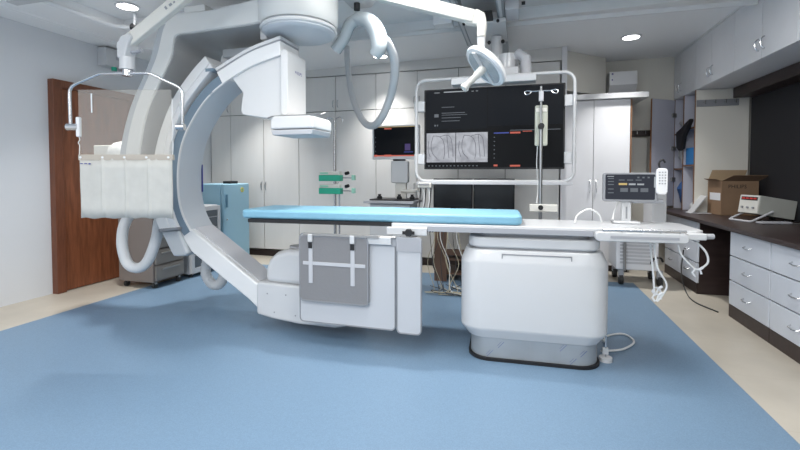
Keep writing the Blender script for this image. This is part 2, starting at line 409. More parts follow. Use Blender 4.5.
# open door
dx, dy = 1.607-XU, 6.06-6.32; L_ = math.hypot(dx, dy); ang = math.atan2(dy, dx)
xf = RZ(ang, (XU-.012, 6.32, 0))
d = MB('lavender').box(.005, L_, -.009, .009, .80, 2.17, xf).build('door', t, world=True, smooth=False)
MB('edge_wood').box(L_, L_+.004, -.010, .010, .80, 2.17, xf).build('edge_band', d, smooth=False)
mb = B('steel_dull')
for z in (1.12, 1.52, 1.95): mb.box(-.005, .06, .009, .03, z, z+.05, xf)
mb.build('hinge', d)
# things on the shelves
tag(B('blue_box').box(1.955, 2.15, 5.70, 5.97, 1.329, 1.53).build('carton', bevel=.003), 'bright blue carton standing on the middle open shelf', 'box')
mb = B('black').tube(catmull([(1.99, 5.98, 1.70), (1.96, 5.96, 1.62), (1.98, 5.93, 1.66), (1.97, 5.80, 1.85)]), [.05+.02*math.sin(i) for i in range(19)], 8)
mb = B('black').prism([(6.10, 1.74), (6.08, 1.54), (6.0, 1.50), (5.90, 1.52), (5.86, 1.66), (5.74, 1.76), (5.66, 1.83), (5.66, 1.86), (5.78, 1.83), (5.92, 1.78)], 1.88, 1.93, 'x')
tag(mb.build('black_bag', bevel=.02), 'black soft bag hanging by its strap in front of the open shelves', 'bag')
t = thing('headset', 'thin dark wire loop lying on the top open shelf', 'headset', (2.05, 5.85, 1.77))
B('cable_dark').tube([(2.05+.0*math.cos(a), 5.85+.08*math.cos(a), 1.86+.08*math.sin(a)) for a in [R(20*k) for k in range(0, 19)]], .006, 6).build('band', t, world=True)
def blob(name, label, cat, c, s, m, seed, group=None):
    rnd = random.Random(seed); v = []; mb = B(m); n = 14; prof = []
    for i in range(8):
        a = math.pi*i/7; prof.append((max(.02, math.sin(a)), -math.cos(a)))
    mb.lathe(prof, (0, 0, 0), n)
    mb.v = [((x*(1+rnd.uniform(-.18, .18)))*s[0]/2+c[0], (y*(1+rnd.uniform(-.18, .18)))*s[1]/2+c[1], z*s[2]/2*(1+rnd.uniform(-.08, .0))+c[2]+s[2]/2) for x, y, z in mb.v]
    return tag(mb.build(name), label, cat, group)
blob('plastic_bag', 'crumpled clear plastic bag on the upper inner shelf by the open door', 'bag', (2.08, 6.18, 1.74), (.24, .24, .22), 'plastic_bag', 1)
blob('plastic_bag', 'crumpled clear plastic bag on the middle inner shelf by the open door', 'bag', (2.08, 6.18, 1.29), (.24, .24, .34), 'plastic_bag', 2)
blob('blue_bag', 'dark blue cloth bag on the counter inside the open cabinet', 'bag', (2.08, 6.18, .775), (.26, .26, .42), 'blue_bag', 3)
blob('cotton_roll', 'small white roll on the lowest open shelf', 'roll', (2.04, 5.86, .775), (.12, .12, .12), 'paper', 4)
blob('paper_cup', 'tiny white cup on the lowest open shelf beside the roll', 'cup', (2.04, 5.97, .775), (.07, .06, .09), 'paper', 5)
# hook strip on the tall panel
t = thing('hook_strip', 'dark horizontal strip with metal hooks on the beige tall panel', 'hook rail', (2.1, TY0, 2.0))
B('grey_mid').box(1.95, 2.36, TY0-.015, TY0-.001, 1.99, 2.065).build('strip', t, world=True)
for x in (2.02, 2.12, 2.22, 2.32): B('steel').tube([(x, TY0-.015, 2.04), (x, TY0-.05, 2.02), (x, TY0-.05, 2.06)], .006, 6).build('hook', t, world=True)
# counter
t = B('dark_wood').box(1.70, XR-.002, 1.9, 6.30, .735, .77).build('countertop', bevel=.004)
tag(t, 'long dark brown countertop along the right wall', 'countertop')
def drawer_unit(y0, y1, label, rows, cols=1):
    t = thing('drawer_unit', label, 'drawer unit', (1.73, y0, 0), group=None)
    B('dark_wood').box(1.755, XR-.05, y0, y1, 0, .733).box(1.735, 1.755, y0, y1, 0, .105).build('carcass', t, world=True, smooth=False)
    H = (.733-.105)/rows; W = (y1-y0)/cols
    for r in range(rows):
        for c in range(cols):
            ya, yb = y0+c*W, y0+(c+1)*W; za = .105+r*H
            d = B('drawer_white').box(1.732, 1.754, ya+.006, yb-.006, za+.005, za+H-.005).build('drawer', t, world=True, bevel=.002, seg=1)
            ym = (ya+yb)/2; zz = za+H*.55
            B('steel').tube([(1.732, ym-.05, zz), (1.712, ym-.045, zz-.01), (1.708, ym, zz-.014), (1.712, ym+.045, zz-.01), (1.732, ym+.05, zz)], .005, 6).build('handle', d)
drawer_unit(3.63, 4.24, 'white three-drawer unit beside the knee space under the counter', 3)
drawer_unit(3.02, 3.625, 'white three-drawer unit at the right picture edge', 3)
drawer_unit(2.4, 3.015, 'white three-drawer unit beyond the right picture edge', 3)
drawer_unit(4.93, 5.92, 'white six-drawer unit at the far end of the counter', 3, 2)

# carton on the counter
ca, cb = Vector((2.08, 5.40)), None
t = thing('cardboard_box', 'open brown cardboard box on the dark counter with flaps folded out', 'box', (2.08, 5.31, .771), R(5))
mb = B('cardboard')
W, D, Hh = .35, .28, .37
mb.box(0, W, 0, .006, 0, Hh).box(0, W, D-.006, D, 0, Hh).box(0, .006, .006, D-.006, 0, Hh).box(W-.006, W, .006, D-.006, 0, Hh).box(0, W, 0, D, 0, .006)
mb.build('walls', t, smooth=False)
mb = B('cardboard_in').prism([(0, Hh), (W, Hh), (W+.03, Hh+.045), (.07, Hh+.045)], -.05, -.045)
mb = B('cardboard_in').add([(0, 0, Hh), (W, 0, Hh), (W+.05, -.09, Hh+.06), (.07, -.09, Hh+.06), (0, .004, Hh-.002), (W, .004, Hh-.002), (W+.05, -.086, Hh+.064), (.07, -.086, Hh+.064)], [(0, 1, 2, 3), (7, 6, 5, 4), (0, 4, 5, 1), (1, 5, 6, 2), (2, 6, 7, 3), (3, 7, 4, 0)])
mb.build('flap', t, smooth=False)
mb = B('cardboard_flap').add([(0, D, Hh), (W, D, Hh), (W+.05, D+.02, Hh+.12), (.05, D+.02, Hh+.12), (0, D-.005, Hh), (W, D-.005, Hh), (W+.05, D+.015, Hh+.12), (.05, D+.015, Hh+.12)], [(0, 1, 2, 3), (7, 6, 5, 4), (0, 4, 5, 1), (1, 5, 6, 2), (2, 6, 7, 3), (3, 7, 4, 0)])
mb.build('flap', t, smooth=False)
B('cardboard').prism([(0, Hh), (-.05, Hh+.02), (-.05, Hh+.024), (.0, Hh+.004)], .02, D-.02).build('flap', t, smooth=False)
B('paper').box(-.002, 0, .02, .23, .16, .24).build('label', t, smooth=False)
xt = Matrix.Translation((.15, -.0012, .31)) @ Matrix.Rotation(R(90), 4, 'X')
B('black').text('PHILIPS', .055, xt).build('lettering', t, smooth=False)
# folded papers beside the box
t = thing('document_stand', 'white slanted document stand leaning beside the cardboard box', 'document stand', (1.86, 5.50, .771))
B('white').prism([(0, 0), (.24, 0), (.24, .008), (.012, .008)], 0, .16, 'y').prism([(.02, .008), (.15, .2), (.162, .2), (.035, .008)], .0, .16).build('stand', t)
# monitor device on the counter
def Rxyz(rx, rz, c): return Matrix.Translation(c) @ Matrix.Rotation(rz, 4, 'Z') @ Matrix.Rotation(rx, 4, 'X')
t = thing('pulse_generator', 'beige tilted medical pulse generator with red displays on the counter', 'medical device', (2.04, 4.86, .771), R(-72))
# local: front faces -y (turned to the left), body long in +y
xf = Matrix.Translation((0, 0, .045)) @ Matrix.Rotation(R(-9), 4, 'X')
B('device').box(-.0, .22, 0, .36, .03, .205, xf).build('case', t, bevel=.006)
B('offwhite').box(.004, .216, -.006, 0, .034, .20, xf).build('front_panel', t, bevel=.003)
mb = B('red')
for k in range(4): mb.box(.03+k*.042, .062+k*.042, -.009, -.006, .165, .180, xf)
mb.build('display', t)
B('black').box(.022, .20, -.0075, -.006, .155, .188, xf).build('display_bezel', t)
for k in range(3): B('grey_mid').cyl((.05+k*.06, -.006, .085), (.05+k*.06, -.018, .085), .010, 12, xf).build('knob', t)
mb = B('grey_light').tube([(-.012, .14, .10), (-.014, -.06, .012), (.0, -.075, .008), (.22, -.075, .008), (.234, -.06, .012), (.232, .14, .10)], .010, 8)
mb.build('carry_handle', t)
for x_ in (.02, .17): B('rubber').box(x_, x_+.03, .30, .34, 0, .03).build('foot', t)
t = thing('handpiece', 'flat grey handpiece with a cord lying in front of the medical device', 'handpiece', (2.06, 4.52, .771), R(12))
B('grey').box(0, .26, -.04, .04, 0, .02).build('grip', t, bevel=.008)
B('cable_dark').tube(catmull([(.25, 0, .01), (.33, -.1, .006), (.34, -.3, .006), (.30, -.5, .006)]), .006, 6).build('cord', t)
tag(B('cable_dark').tube(catmull([(1.70, 5.2, .4), (1.69, 5.22, .15), (1.66, 5.0, .008), (1.6, 4.6, .008), (1.68, 4.3, .008)]), .006, 6).build('floor_cable'), 'thin dark cable on the beige floor by the knee space', 'cable')

# ---------------------------------------------------------------- refrigerator, cooler, trolley on the left
FX = -3.68
t = thing('refrigerator', 'light blue single-door refrigerator in the back left corner', 'refrigerator', (FX, 4.9, 0))
B('fridge').box(FX-.6, FX-.05, 4.64, 5.18, .05, 1.085).build('body', t, world=True, bevel=.015)
d = B('fridge').box(FX-.045, FX, 4.64, 5.18, .07, 1.085).build('door', t, world=True, bevel=.015)
B('fridge_dark').box(FX-.0, FX+.025, 4.68, 4.70, .78, .95).build('handle', d, bevel=.006)
B('yellow').cyl((FX, 5.02, 1.0), (FX+.003, 5.02, 1.0), .035, 12).build('sticker', d)
B('green').cyl((FX+.003, 5.02, 1.0), (FX+.005, 5.02, 1.0), .022, 3).build('sticker', d)
B('steel').cyl((FX, 4.70, .62), (FX+.006, 4.70, .62), .012, 10).build('lock', d)
B('rubber').box(FX-.56, FX-.04, 4.68, 5.14, 0, .05).build('plinth', t, world=True)
tag(B('red').use('black').box(FX-.16, FX-.05, 4.83, 5.0, 1.086, 1.12).build('small_box', bevel=.004), 'small dark red box on top of the refrigerator', 'box')
# glass-door cooler
t = thing('cooler', 'white glass-door cooler standing between the trolley and the refrigerator', 'cooler', (-3.62, 4.2, 0))
CX = -3.66
B('white').box(CX-.5, CX-.04, 4.06, 4.55, .04, .83).build('body', t, world=True, bevel=.008)
d = MB('white').box(CX-.04, CX, 4.06, 4.10, .05, .82).box(CX-.04, CX, 4.51, 4.55, .05, .82).box(CX-.04, CX, 4.10, 4.51, .77, .82).box(CX-.04, CX, 4.10, 4.51, .05, .11).build('door', t, world=True)
B('glass_dark').box(CX-.03, CX-.015, 4.10, 4.51, .11, .77).build('glass', d)
mb = B('grey')
for z in (.25, .4, .55, .68): mb.box(CX-.014, CX-.010, 4.10, 4.51, z, z+.01)
mb.build('rack', d)
for x in (CX-.45, CX-.06):
    for y in (4.1, 4.5): B('rubber').cyl((x, y, 0), (x, y, .04), .02, 10).build('foot', t, world=True)
# steel trolley
t = thing('drawer_trolley', 'brown grey metal drawer trolley on castors under the lead shield', 'trolley', (-3.9, 3.8, 0))
TX = -3.68
mb = MB('trolley_side').box(TX-.48, TX-.02, 3.55, 3.97, .07, .83)
mb.build('body', t, world=True, bevel=.006)
for z0, z1 in ((.09, .24), (.26, .41), (.43, .58), (.60, .80)):
    d = B('trolley').box(TX-.02, TX+.003, 3.57, 3.95, z0, z1).build('drawer', t, world=True, bevel=.004)
    B('steel_dull').box(TX+.003, TX+.018, 3.64, 3.88, z1-.045, z1-.03).build('handle', d)
B('steel_dull').box(TX-.50, TX+.01, 3.54, 3.98, .83, .85).build('top', t, world=True, bevel=.004)
for x in (TX-.43, TX-.05):
    for y in (3.60, 3.92):
        c = B('rubber').cyl((x-.015, y, .03), (x+.015, y, .03), .03, 14).build('castor', t, world=True)
        B('steel_dull').box(x-.02, x+.02, y-.012, y+.012, .045, .072).build('fork', c)

# wall box on the left wall
t = thing('control_box', 'white wall box with green and red buttons above the door', 'control box', (XL, 3.85, 2.43))
B('white').box(XL+.001, XL+.13, 3.68, 4.02, 2.43, 2.63).build('casing', t, world=True, bevel=.008)
B('grey').box(XL+.13, XL+.133, 3.80, 3.90, 2.51, 2.55).build('nameplate', t, world=True)
B('green').cyl((XL+.10, 3.80, 2.43), (XL+.10, 3.80, 2.39), .028, 14).build('green_button', t, world=True)
B('orange').cyl((XL+.10, 3.93, 2.43), (XL+.10, 3.93, 2.39), .03, 14).build('red_button', t, world=True)
t = thing('ceiling_camera', 'small black camera tube under the ceiling near the left light', 'camera', (-3.55, 3.5, 2.66))
B('black').cyl((-3.62, 3.28, 2.64), (-3.46, 3.32, 2.59), .032, 14).build('body', t, world=True)
B('white').cyl((-3.58, 3.28, 2.62), (-3.58, 3.28, 2.76), .014, 10).build('stem', t, world=True)

# ---------------------------------------------------------------- ceiling rails
def rail(name, label, x0, x1, y0, y1, z0, z1, m):
    t = thing(name, label, 'rail', ((x0+x1)/2, (y0+y1)/2, z0))
    B(m).box(x0, x1, y0, y1, z0, z1).build('beam', t, world=True, bevel=.004)
    return t
for x0, x1, lb in ((-.565, -.50, 'left grey ceiling rail running towards the back above the surgical lamp'), (-.205, -.14, 'right grey ceiling rail running towards the back above the surgical lamp')):
    t = rail('ceiling_rail', lb, x0, x1, 2.6, 5.15 if x0 > -.3 else 4.7, 2.61, 2.70, 'rail_grey')
    B('white').box(x0+.02, x1-.02, 2.6, 4.7, 2.600, 2.61).build('lip', t, world=True)
rail('ceiling_rail', 'white cross rail under the recessed ceiling at the right', -.08, 1.93, 3.78, 3.98, 2.70, 2.79, 'white')
rail('ceiling_rail', 'slim white cross rail in front of the wide one at the right', -.08, 1.93, 3.35, 3.45, 2.69, 2.8, 'white')
rail('ceiling_rail', 'pale metal cross rail above the left wall near the camera', -4.05, -2.2, 2.50, 2.58, 2.62, 2.66, 'white')
t = thing('rail_end_box', 'small grey end box with screws on the cross rail', 'end box', (-.06, 3.9, 2.66))
B('grey_light').box(-.135, -.02, 3.72, 4.0, 2.60, 2.76).build('box', t, world=True, bevel=.006)
B('black').cyl((0, 3.76, 2.655), (.03, 3.76, 2.655), .015, 10).build('knob', t, world=True)
t = thing('ceiling_box', 'small white box under the ceiling behind the lamp arm', 'ceiling box', (-.72, 4.1, 2.6))
B('white_bright').box(-.81, -.63, 4.02, 4.16, 2.64, 2.79).build('casing', t, world=True, bevel=.006)

# ---------------------------------------------------------------- C-arm gantry
Y0, Y1 = 2.85, 3.12
g = thing('c_arm_gantry', 'large white ceiling-hung C-arm x-ray gantry curving around the table head', 'x-ray machine', (-1.66, 2.98, 2.7))
inner = cm2([(-1.744, 2.112), (-2.0, 2.045), (-2.242, 1.925), (-2.40, 1.815), (-2.535, 1.66), (-2.645, 1.47), (-2.692, 1.25), (-2.690, 1.03), (-2.65, .88), (-2.575, .755)], 5)
def offs(line, d):
    out = []
    for i, p in enumerate(line):
        a = line[max(i-1, 0)]; b = line[min(i+1, len(line)-1)]; tx, tz = b[0]-a[0], b[1]-a[1]; l = math.hypot(tx, tz)
        out.append((p[0]+tz/l*d*-1*-1, p[1]-tx/l*d)) if False else out.append((p[0]+tz/l*d, p[1]-tx/l*d))
    return out
# the line runs counter-clockwise; outward is to its right-hand side reversed
o1 = offs(inner, -.012) if False else None
def outw(line, d):
    res = offs(line, d); cx, cy = -1.7, 1.15
    k = len(line)//2
    if math.hypot(res[k][0]-cx, res[k][1]-cy) < math.hypot(line[k][0]-cx, line[k][1]-cy): res = offs(line, -d)
    return res
c_arc = MB('c_inner').strip(inner, outw(inner, .075), Y0, Y1).build('c_arc', g, world=True, bevel=.008, angle=60)
B('slate').strip(outw(inner, .012), outw(inner, .082), Y0-.004, Y0).build('track', c_arc)
B('white_bright').strip(outw(inner, .0)[:14], outw(inner, .012)[:14], Y0-.006, Y0+.01).build('track_rim', c_arc)
B('gantry_white').strip(outw(inner, .0)[14:], outw(inner, .010)[14:], Y0-.006, Y0+.01).build('track_rim', c_arc)
B('blue_dark').box(-2.691, -2.686, Y1-.012, Y1+.002, 1.06, 1.30).build('blue_strip', c_arc)
# the upper exposed track
up = cm2([(-1.744, 2.20), (-2.0, 2.13), (-2.278, 2.0)], 5)
mb = B('track_gloss').strip(cm2([(-1.735, 2.11), (-2.0, 2.04), (-2.25, 1.925)], 5), cm2([(-1.735, 2.215), (-2.01, 2.145), (-2.30, 2.015)], 5), Y0-.012, Y1)
mb.build('upper_track', c_arc, bevel=.004, angle=60)
B('grey').strip(cm2([(-1.735, 2.215), (-2.01, 2.145), (-2.30, 2.015)], 5), cm2([(-1.735, 2.228), (-2.01, 2.158), (-2.305, 2.028)], 5), Y0-.004, Y1-.01).build('track_groove', c_arc, angle=60)
B('gantry_white').strip(cm2([(-1.735, 2.228), (-2.01, 2.158), (-2.305, 2.028)], 5), cm2([(-1.735, 2.252), (-2.01, 2.182), (-2.315, 2.048)], 5), Y0-.012, Y1).build('track_cap', c_arc, angle=60)
# sleeve that carries the C
s_in = outw(inner, .088)[8:]
s_in = [p for p in cm2([(-2.318, 2.045), (-2.44, 1.93), (-2.61, 1.74), (-2.715, 1.53), (-2.772, 1.28), (-2.772, 1.03), (-2.72, .86), (-2.675, .775)], 5)]
s_out = [p for p in cm2([(-2.385, 2.145), (-2.53, 2.02), (-2.69, 1.84), (-2.82, 1.60), (-2.90, 1.36), (-2.935, 1.1), (-2.90, .86), (-2.85, .745)], 5)]
mid = [((a[0]*.62+b_[0]*.38), (a[1]*.62+b_[1]*.38)) for a, b_ in zip(s_in, s_out)]
mid2 = [((a[0]*.58+b_[0]*.42), (a[1]*.58+b_[1]*.42)) for a, b_ in zip(s_in, s_out)]
sl = MB('gantry_white').strip(mid, s_out, Y0-.04, Y1+.05).build('sleeve', g, world=True, bevel=.008, angle=60)
B('white_bright').strip(s_in, mid, Y0-.035, Y1+.04).build('sleeve_rim', sl, angle=60, bevel=.005)
B('slate').box(-2.385, -2.315, Y0-.036, Y1, 2.02, 2.045).build('sleeve_mouth', sl)
B('arm_edge').prism([(-2.86, .745), (-2.68, .76), (-2.585, .57), (-2.62, .548), (-2.735, .54)], Y0-.03, Y1-.02).build('end_guard', sl, bevel=.02)
B('grey_mid').prism([(-2.865, .765), (-2.67, .785), (-2.66, .765), (-2.86, .74)], Y0-.045, Y1-.01).build('guard_joint', sl, bevel=.005)
# lower arm
low = [(-2.69, .80), (-2.567, .762), (-1.977, .372), (-1.93, .36), (-1.93, .145), (-2.047, .237), (-2.30, .40), (-2.581, .583), (-2.665, .70)]
la = MB('gantry_white').prism(low, Y0, Y1).build('lower_arm', g, world=True, bevel=.014)
B('c_low').prism([(-2.575, .768), (-1.97, .369), (-1.97, .375), (-2.57, .776)], Y0+.045, Y1-.02).build('top_inlay', la)
B('grey').box(-1.935, -1.925, Y0-.002, Y1, .14, .36).build('seam', la)
# tube housing
th = MB('white').prism([(-1.96, .13), (-1.96, .37), (-1.93, .385), (-1.2, .36), (-1.15, .30), (-1.15, .12), (-1.3, .085), (-1.6, .085), (-1.82, .105)], Y0-.02, Y1+.10).build('tube_base', g, world=True, bevel=.02)
dome = [(-1.90, .37), (-1.895, .48), (-1.865, .56), (-1.80, .615), (-1.70, .64), (-1.50, .645), (-1.38, .63), (-1.34, .55), (-1.33, .37)]
B('white').prism(dome, Y0-.0, Y1+.06).build('tube_housing', g, world=True, bevel=.05, seg=4)
B('grey').lathe([(.07, 0), (.07, .012), (.05, .014)], (-1.66, 2.98, .643), 20, sx=1.2).build('collimator_window', th)
mb = B('grey_mid')
for x, z in ((-1.86, .30), (-1.7, .30), (-1.62, .15), (-1.8, .16), (-1.55, .3)): mb.cyl((x, Y0-.02, z), (x, Y0-.022, z), .006, 8)
mb.build('screw', th)
# image detector assembly
hs = MB('gantry_white').prism([(-1.725, 2.135), (-1.735, 1.655), (-1.83, 1.638), (-2.085, 1.68), (-2.105, 1.71), (-2.085, 1.85), (-2.185, 1.975), (-2.0, 2.06)], Y0+.015, Y1+.02).build('detector_mount', g, world=True, bevel=.008)
hd = MB('gantry_white').prism(rrect(-1.735, -1.675, 1.66, 2.15, .03), Y0-.01, Y1+.0).build('detector_column', g, world=True, bevel=.02)
xt = Matrix.Translation((-1.674, 3.0, 2.0)) @ Matrix.Rotation(R(90), 4, 'Z') @ Matrix.Rotation(R(90), 4, 'X')
B('blue_dark').text('PHILIPS', .034, xt).build('lettering', hd, smooth=False)
dt = MB('gantry_white').prism([(-1.79, 1.55), (-1.79, 1.62), (-1.76, 1.65), (-1.46, 1.645), (-1.44, 1.62), (-1.44, 1.55)], 2.78, 3.10).build('detector', g, world=True, bevel=.014)
B('grey_light').prism([(-1.79, 1.545), (-1.44, 1.545), (-1.455, 1.505), (-1.775, 1.505)], 2.785, 3.095).build('detector_face', dt, bevel=.008)
B('steel_dull').tube([(-1.82, 2.80, 1.635), (-1.78, 2.79, 1.645), (-1.38, 2.79, 1.645), (-1.36, 2.82, 1.66)], .006, 6).build('collision_bar', dt)
# suspension arm
fo = cm2([(-1.75, 2.56), (-1.95, 2.525), (-2.34, 2.49), (-2.60, 2.495), (-2.70, 2.47), (-2.775, 2.39), (-2.86, 2.15), (-3.06, 1.80), (-3.17, 1.48), (-3.20, 1.2), (-3.15, 1.0)], 4)
fi = cm2([(-1.75, 2.375), (-1.95, 2.35), (-2.30, 2.338), (-2.50, 2.332), (-2.65, 2.325), (-2.685, 2.24), (-2.715, 2.14), (-2.94, 1.76), (-3.03, 1.45), (-3.06, 1.2), (-3.03, 1.02)], 4)
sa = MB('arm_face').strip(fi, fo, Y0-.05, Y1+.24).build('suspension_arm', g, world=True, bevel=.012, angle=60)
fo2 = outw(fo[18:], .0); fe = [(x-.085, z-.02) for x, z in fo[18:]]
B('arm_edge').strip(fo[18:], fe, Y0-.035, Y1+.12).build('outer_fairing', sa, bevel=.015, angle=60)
B('arm_shade').strip([(x+.006, z-.006) for x, z in fi[3:]], [(x-.004, z+.002) for x, z in fi[3:]], Y0-.035, Y1+.235).build('inner_shade', sa, angle=60)  # thin strip that paints the shade of the arm's inner face
B('arm_face').box(-2.58, -2.38, Y0-.04, Y1+.1, 2.49, 2.545).build('arm_cover', sa, bevel=.01)
B('arm_edge').box(-2.43, -1.9, Y1-.05, Y1+.15, 2.20, 2.27).build('cross_beam', sa, bevel=.01)
B('offwhite').box(-3.70, -3.40, Y0+.08, Y0+.22, 1.30, 1.475).build('bracket_box', sa, bevel=.01)
B('arm_face').lathe([(.09, 0), (.12, .04), (.125, .09), (.11, .15), (.07, .19), (.02, .205)], (-3.40, Y0+.12, 1.30), 24).build('bracket_dome', sa, angle=80)
hb = MB('arm_face').lathe([(.285, 2.35), (.30, 2.375), (.30, 2.60), (.29, 2.66), (.27, 2.70)], (-1.655, 2.98, 0), 48).build('rotation_hub', g, world=True)
B('c_inner').lathe([(.24, 2.28), (.26, 2.285), (.275, 2.30), (.275, 2.33), (.265, 2.36)], (-1.655, 2.98, 0), 48).build('hub_disc', hb)
B('gantry_white').tube([(-1.655+.278*math.cos(a), 2.98+.278*math.sin(a), 2.325) for a in [R(7.5*k) for k in range(49)]], .014, 8).build('hub_rim', hb)
B('gantry_white').box(-1.97, -1.91, 2.93, 2.99, 2.27, 2.35).build('hub_stop', hb, bevel=.01)
B('grey_light').box(-2.2, -1.1, 2.6, 3.4, 2.70, 2.78).build('carriage', g, world=True, bevel=.01)

# hoses of the gantry
tag(B('hose').tube(catmull([(-3.25, 3.15, 1.05), (-3.34, 2.95, .83), (-3.32, 2.87, .64), (-3.25, 2.85, .46), (-3.14, 2.85, .415), (-3.03, 2.85, .475), (-2.955, 2.87, .66), (-2.94, 2.9, .84), (-2.95, 3.0, 1.05)], 8), .043, 16).build('cable_hose'),
    'smooth white hose loop hanging below the lead shield curtain', 'hose')
mb = B('hose'); pts = catmull([(-2.77, 3.25, .70), (-2.80, 3.3, .46), (-2.825, 3.3, .30), (-2.76, 3.3, .195), (-2.67, 3.3, .20), (-2.62, 3.3, .32), (-2.68, 3.3, .50), (-2.73, 3.3, .63)], 10)
mb.tube(pts, [.043+.004*(i % 2) for i in range(len(pts))], 14)
tag(mb.build('cable_hose'), 'corrugated white hose loop behind the lower arm of the gantry', 'hose')
mb = B('boot')
pts = catmull([(-1.52, 3.36, 2.27), (-1.434, 3.34, 2.36), (-1.365, 3.3, 2.45), (-1.27, 3.28, 2.49)], 8); mb.tube(pts, .05, 14)
t = thing('cable_boot', 'thick grey fabric cable boot folded under the ceiling behind the gantry hub', 'cable boot', (-1.2, 3.22, 2.5))
mb.build('sleeve_branch', t, world=True)
pts = catmull([(-1.30, 3.28, 2.49), (-1.18, 3.26, 2.445), (-1.11, 3.26, 2.34), (-1.10, 3.26, 2.23), (-1.14, 3.27, 2.17)], 8)
B('boot').tube(pts, [.05+.02*math.sin(math.pi*i/(len(pts)-1)) for i in range(len(pts))], 14).build('sleeve_branch', t, world=True)
B('black').cyl((-1.27, 3.22, 2.53), (-1.27, 3.22, 2.59), .025, 12).build('clamp', t, world=True)
B('white').prism(rrect(-1.38, -1.16, 2.585, 2.80, .05), 3.1, 3.35).build('cable_gland_box', t, world=True, bevel=.02)
pts = catmull([(-1.94, 4.6, 2.56), (-1.895, 4.55, 2.315), (-1.818, 4.45, 2.1), (-1.688, 4.3, 1.885), (-1.541, 4.15, 1.735), (-1.39, 4.0, 1.703), (-1.274, 3.9, 1.784), (-1.172, 3.8, 1.925), (-1.088, 3.65, 2.055), (-1.04, 3.5, 2.189), (-1.06, 3.36, 2.297), (-1.10, 3.3, 2.33)], 6)
t = thing('hanging_hose', 'long white hose drooping from the ceiling in front of the back cabinets', 'hose', pts[0])
B('hose').tube(pts, [.031+.007*min(1, i/40) for i in range(len(pts))], 16).build('tube', t, world=True)
B('white').cyl((-1.94, 4.6, 2.56), (-1.94, 4.6, 2.69), .030, 16).build('collar', t, world=True)

# ---------------------------------------------------------------- patient table (own frame: x along the table)
TC = (.08, 3.05, 0); TA = R(2.5)
t = thing('patient_table', 'white floor-mounted x-ray patient table with long floating top', 'examination table', TC, TA)
def ell(x0, x1, y0, y1, r, n=8): return rrect(x0, x1, y0, y1, r, n)
pl = B('plinth').prism(ell(-.40, .40, -.25, .35, .13), .02, .155, 'z').build('plinth', t, bevel=.004, seg=1)
B('black').prism(ell(-.415, .415, -.265, .365, .14), .0035, .022, 'z').build('plinth_seal', t)
mb = B('film_blue')
for x, z in ((-.20, .11), (-.27, .05), (.18, .125), (.30, .10), (.24, .045)):
    xf = Matrix.Translation((x, -.2515, z)) @ Matrix.Rotation(R(-48), 4, 'Y')
    mb.box(-.028, .028, 0, .001, -.0012, .0012, xf).box(-.02, .018, 0, .001, .012, .0135, xf)
mb.build('film_print', pl)
B('grey').box(-.02, -.016, -.2515, -.25, .025, .15).box(.16, .164, -.2515, -.25, .025, .15).build('seam', pl)
bd = MB('white')
prof = [(.90, .155), (.99, .212), (1.0, .225), (1.0, .645), (.99, .665), (.935, .725), (.92, .73)]
base = ell(-.465, .450, -.29, .36, .13, 8); n = len(base)
vs = []; fs = []
for s_, z in prof:
    for x, y in base: vs.append((x*s_, (y-.03)*s_+.03, z))
for i in range(len(prof)-1):
    for k in range(n): fs.append([i*n+k, i*n+(k+1) % n, (i+1)*n+(k+1) % n, (i+1)*n+k])
fs += [list(range(n))[::-1], [(len(prof)-1)*n+k for k in range(n)]]
bd.add(vs, fs); bd = bd.build('pedestal', t, angle=12)
B('grey_mid').box(-.20, .22, -.2795, -.27, .703, .709).box(-.20, -.195, -.284, -.27, .68, .709).box(.215, .22, -.284, -.27, .68, .709).build('seam', bd)
B('grey').prism(ell(-.39, .385, -.245, .32, .10), .73, .742, 'z').build('ring_gap', t)
cr = MB('white').prism(ell(-.415, .40, -.265, .33, .10), .742, .81, 'z').build('carriage', t, bevel=.015)
B('grey').prism(ell(-.34, .34, -.22, .28, .08), .81, .845, 'z').build('slide', t)
B('arm_edge').box(-.30, -.14, -.264, -.255, .785, .80).build('badge', cr)
# top plate: outline tapering at the foot end (right)
YT0, YT1 = -.27, .19
top_poly = [(-.93, YT0), (.90, YT0), (.95, YT0+.05), (.96, YT1-.07), (.91, YT1), (-.93, YT1)]
tp = MB('white').prism(top_poly, .845, .888, 'z').build('table_top', t, bevel=.008)
B('black').box(-2.02, -.93, YT0+.0, YT1, .862, .888).build('underside_pad', tp)
# rails on the front side
B('grey').box(-.68, .34, YT0-.016, YT0-.001, .838, .874).build('side_rail', t, bevel=.003)
B('white').box(-.955, -.68, YT0-.03, YT0+.02, .81, .862).build('rail_clamp', t, bevel=.006)
kb = B('black').cyl((-.80, YT0-.03, .83), (-.80, YT0-.06, .83), .028, 6).build('clamp_knob', t, bevel=.004)
B('black').box(-.84, -.76, YT0-.058, YT0-.045, .82, .84).build('clamp_wing', kb)
# tray rail assembly at the foot end
ra = MB('white').prism(rrect(.34, .83, .822, .875, .02), YT0-.075, YT0-.02).build('accessory_rail', t, bevel=.006)
B('steel').cyl((.38, YT0-.06, .888), (.82, YT0-.06, .888), .009, 10).build('rail_bar', ra)
for x in (.40, .50, .60, .70, .80): B('white').cbox((x, YT0-.05, .885), (.02, .03, .025)).build('rail_bracket', ra)
B('grey').box(.42, .78, YT0-.078, YT0-.074, .84, .856).build('rail_slot', ra)
B('white').box(.83, .93, YT0-.05, YT0+.05, .84, .878).build('end_block', t, bevel=.008)
B('grey').cyl((.92, YT0-.02, .86), (.975, YT0-.01, .86), .016, 12).build('end_knob', t)
B('steel').tube([(-.86+.0, YT0-.02, .79), (-.86, YT0-.02, .80)], .004, 6).build('pin', t)

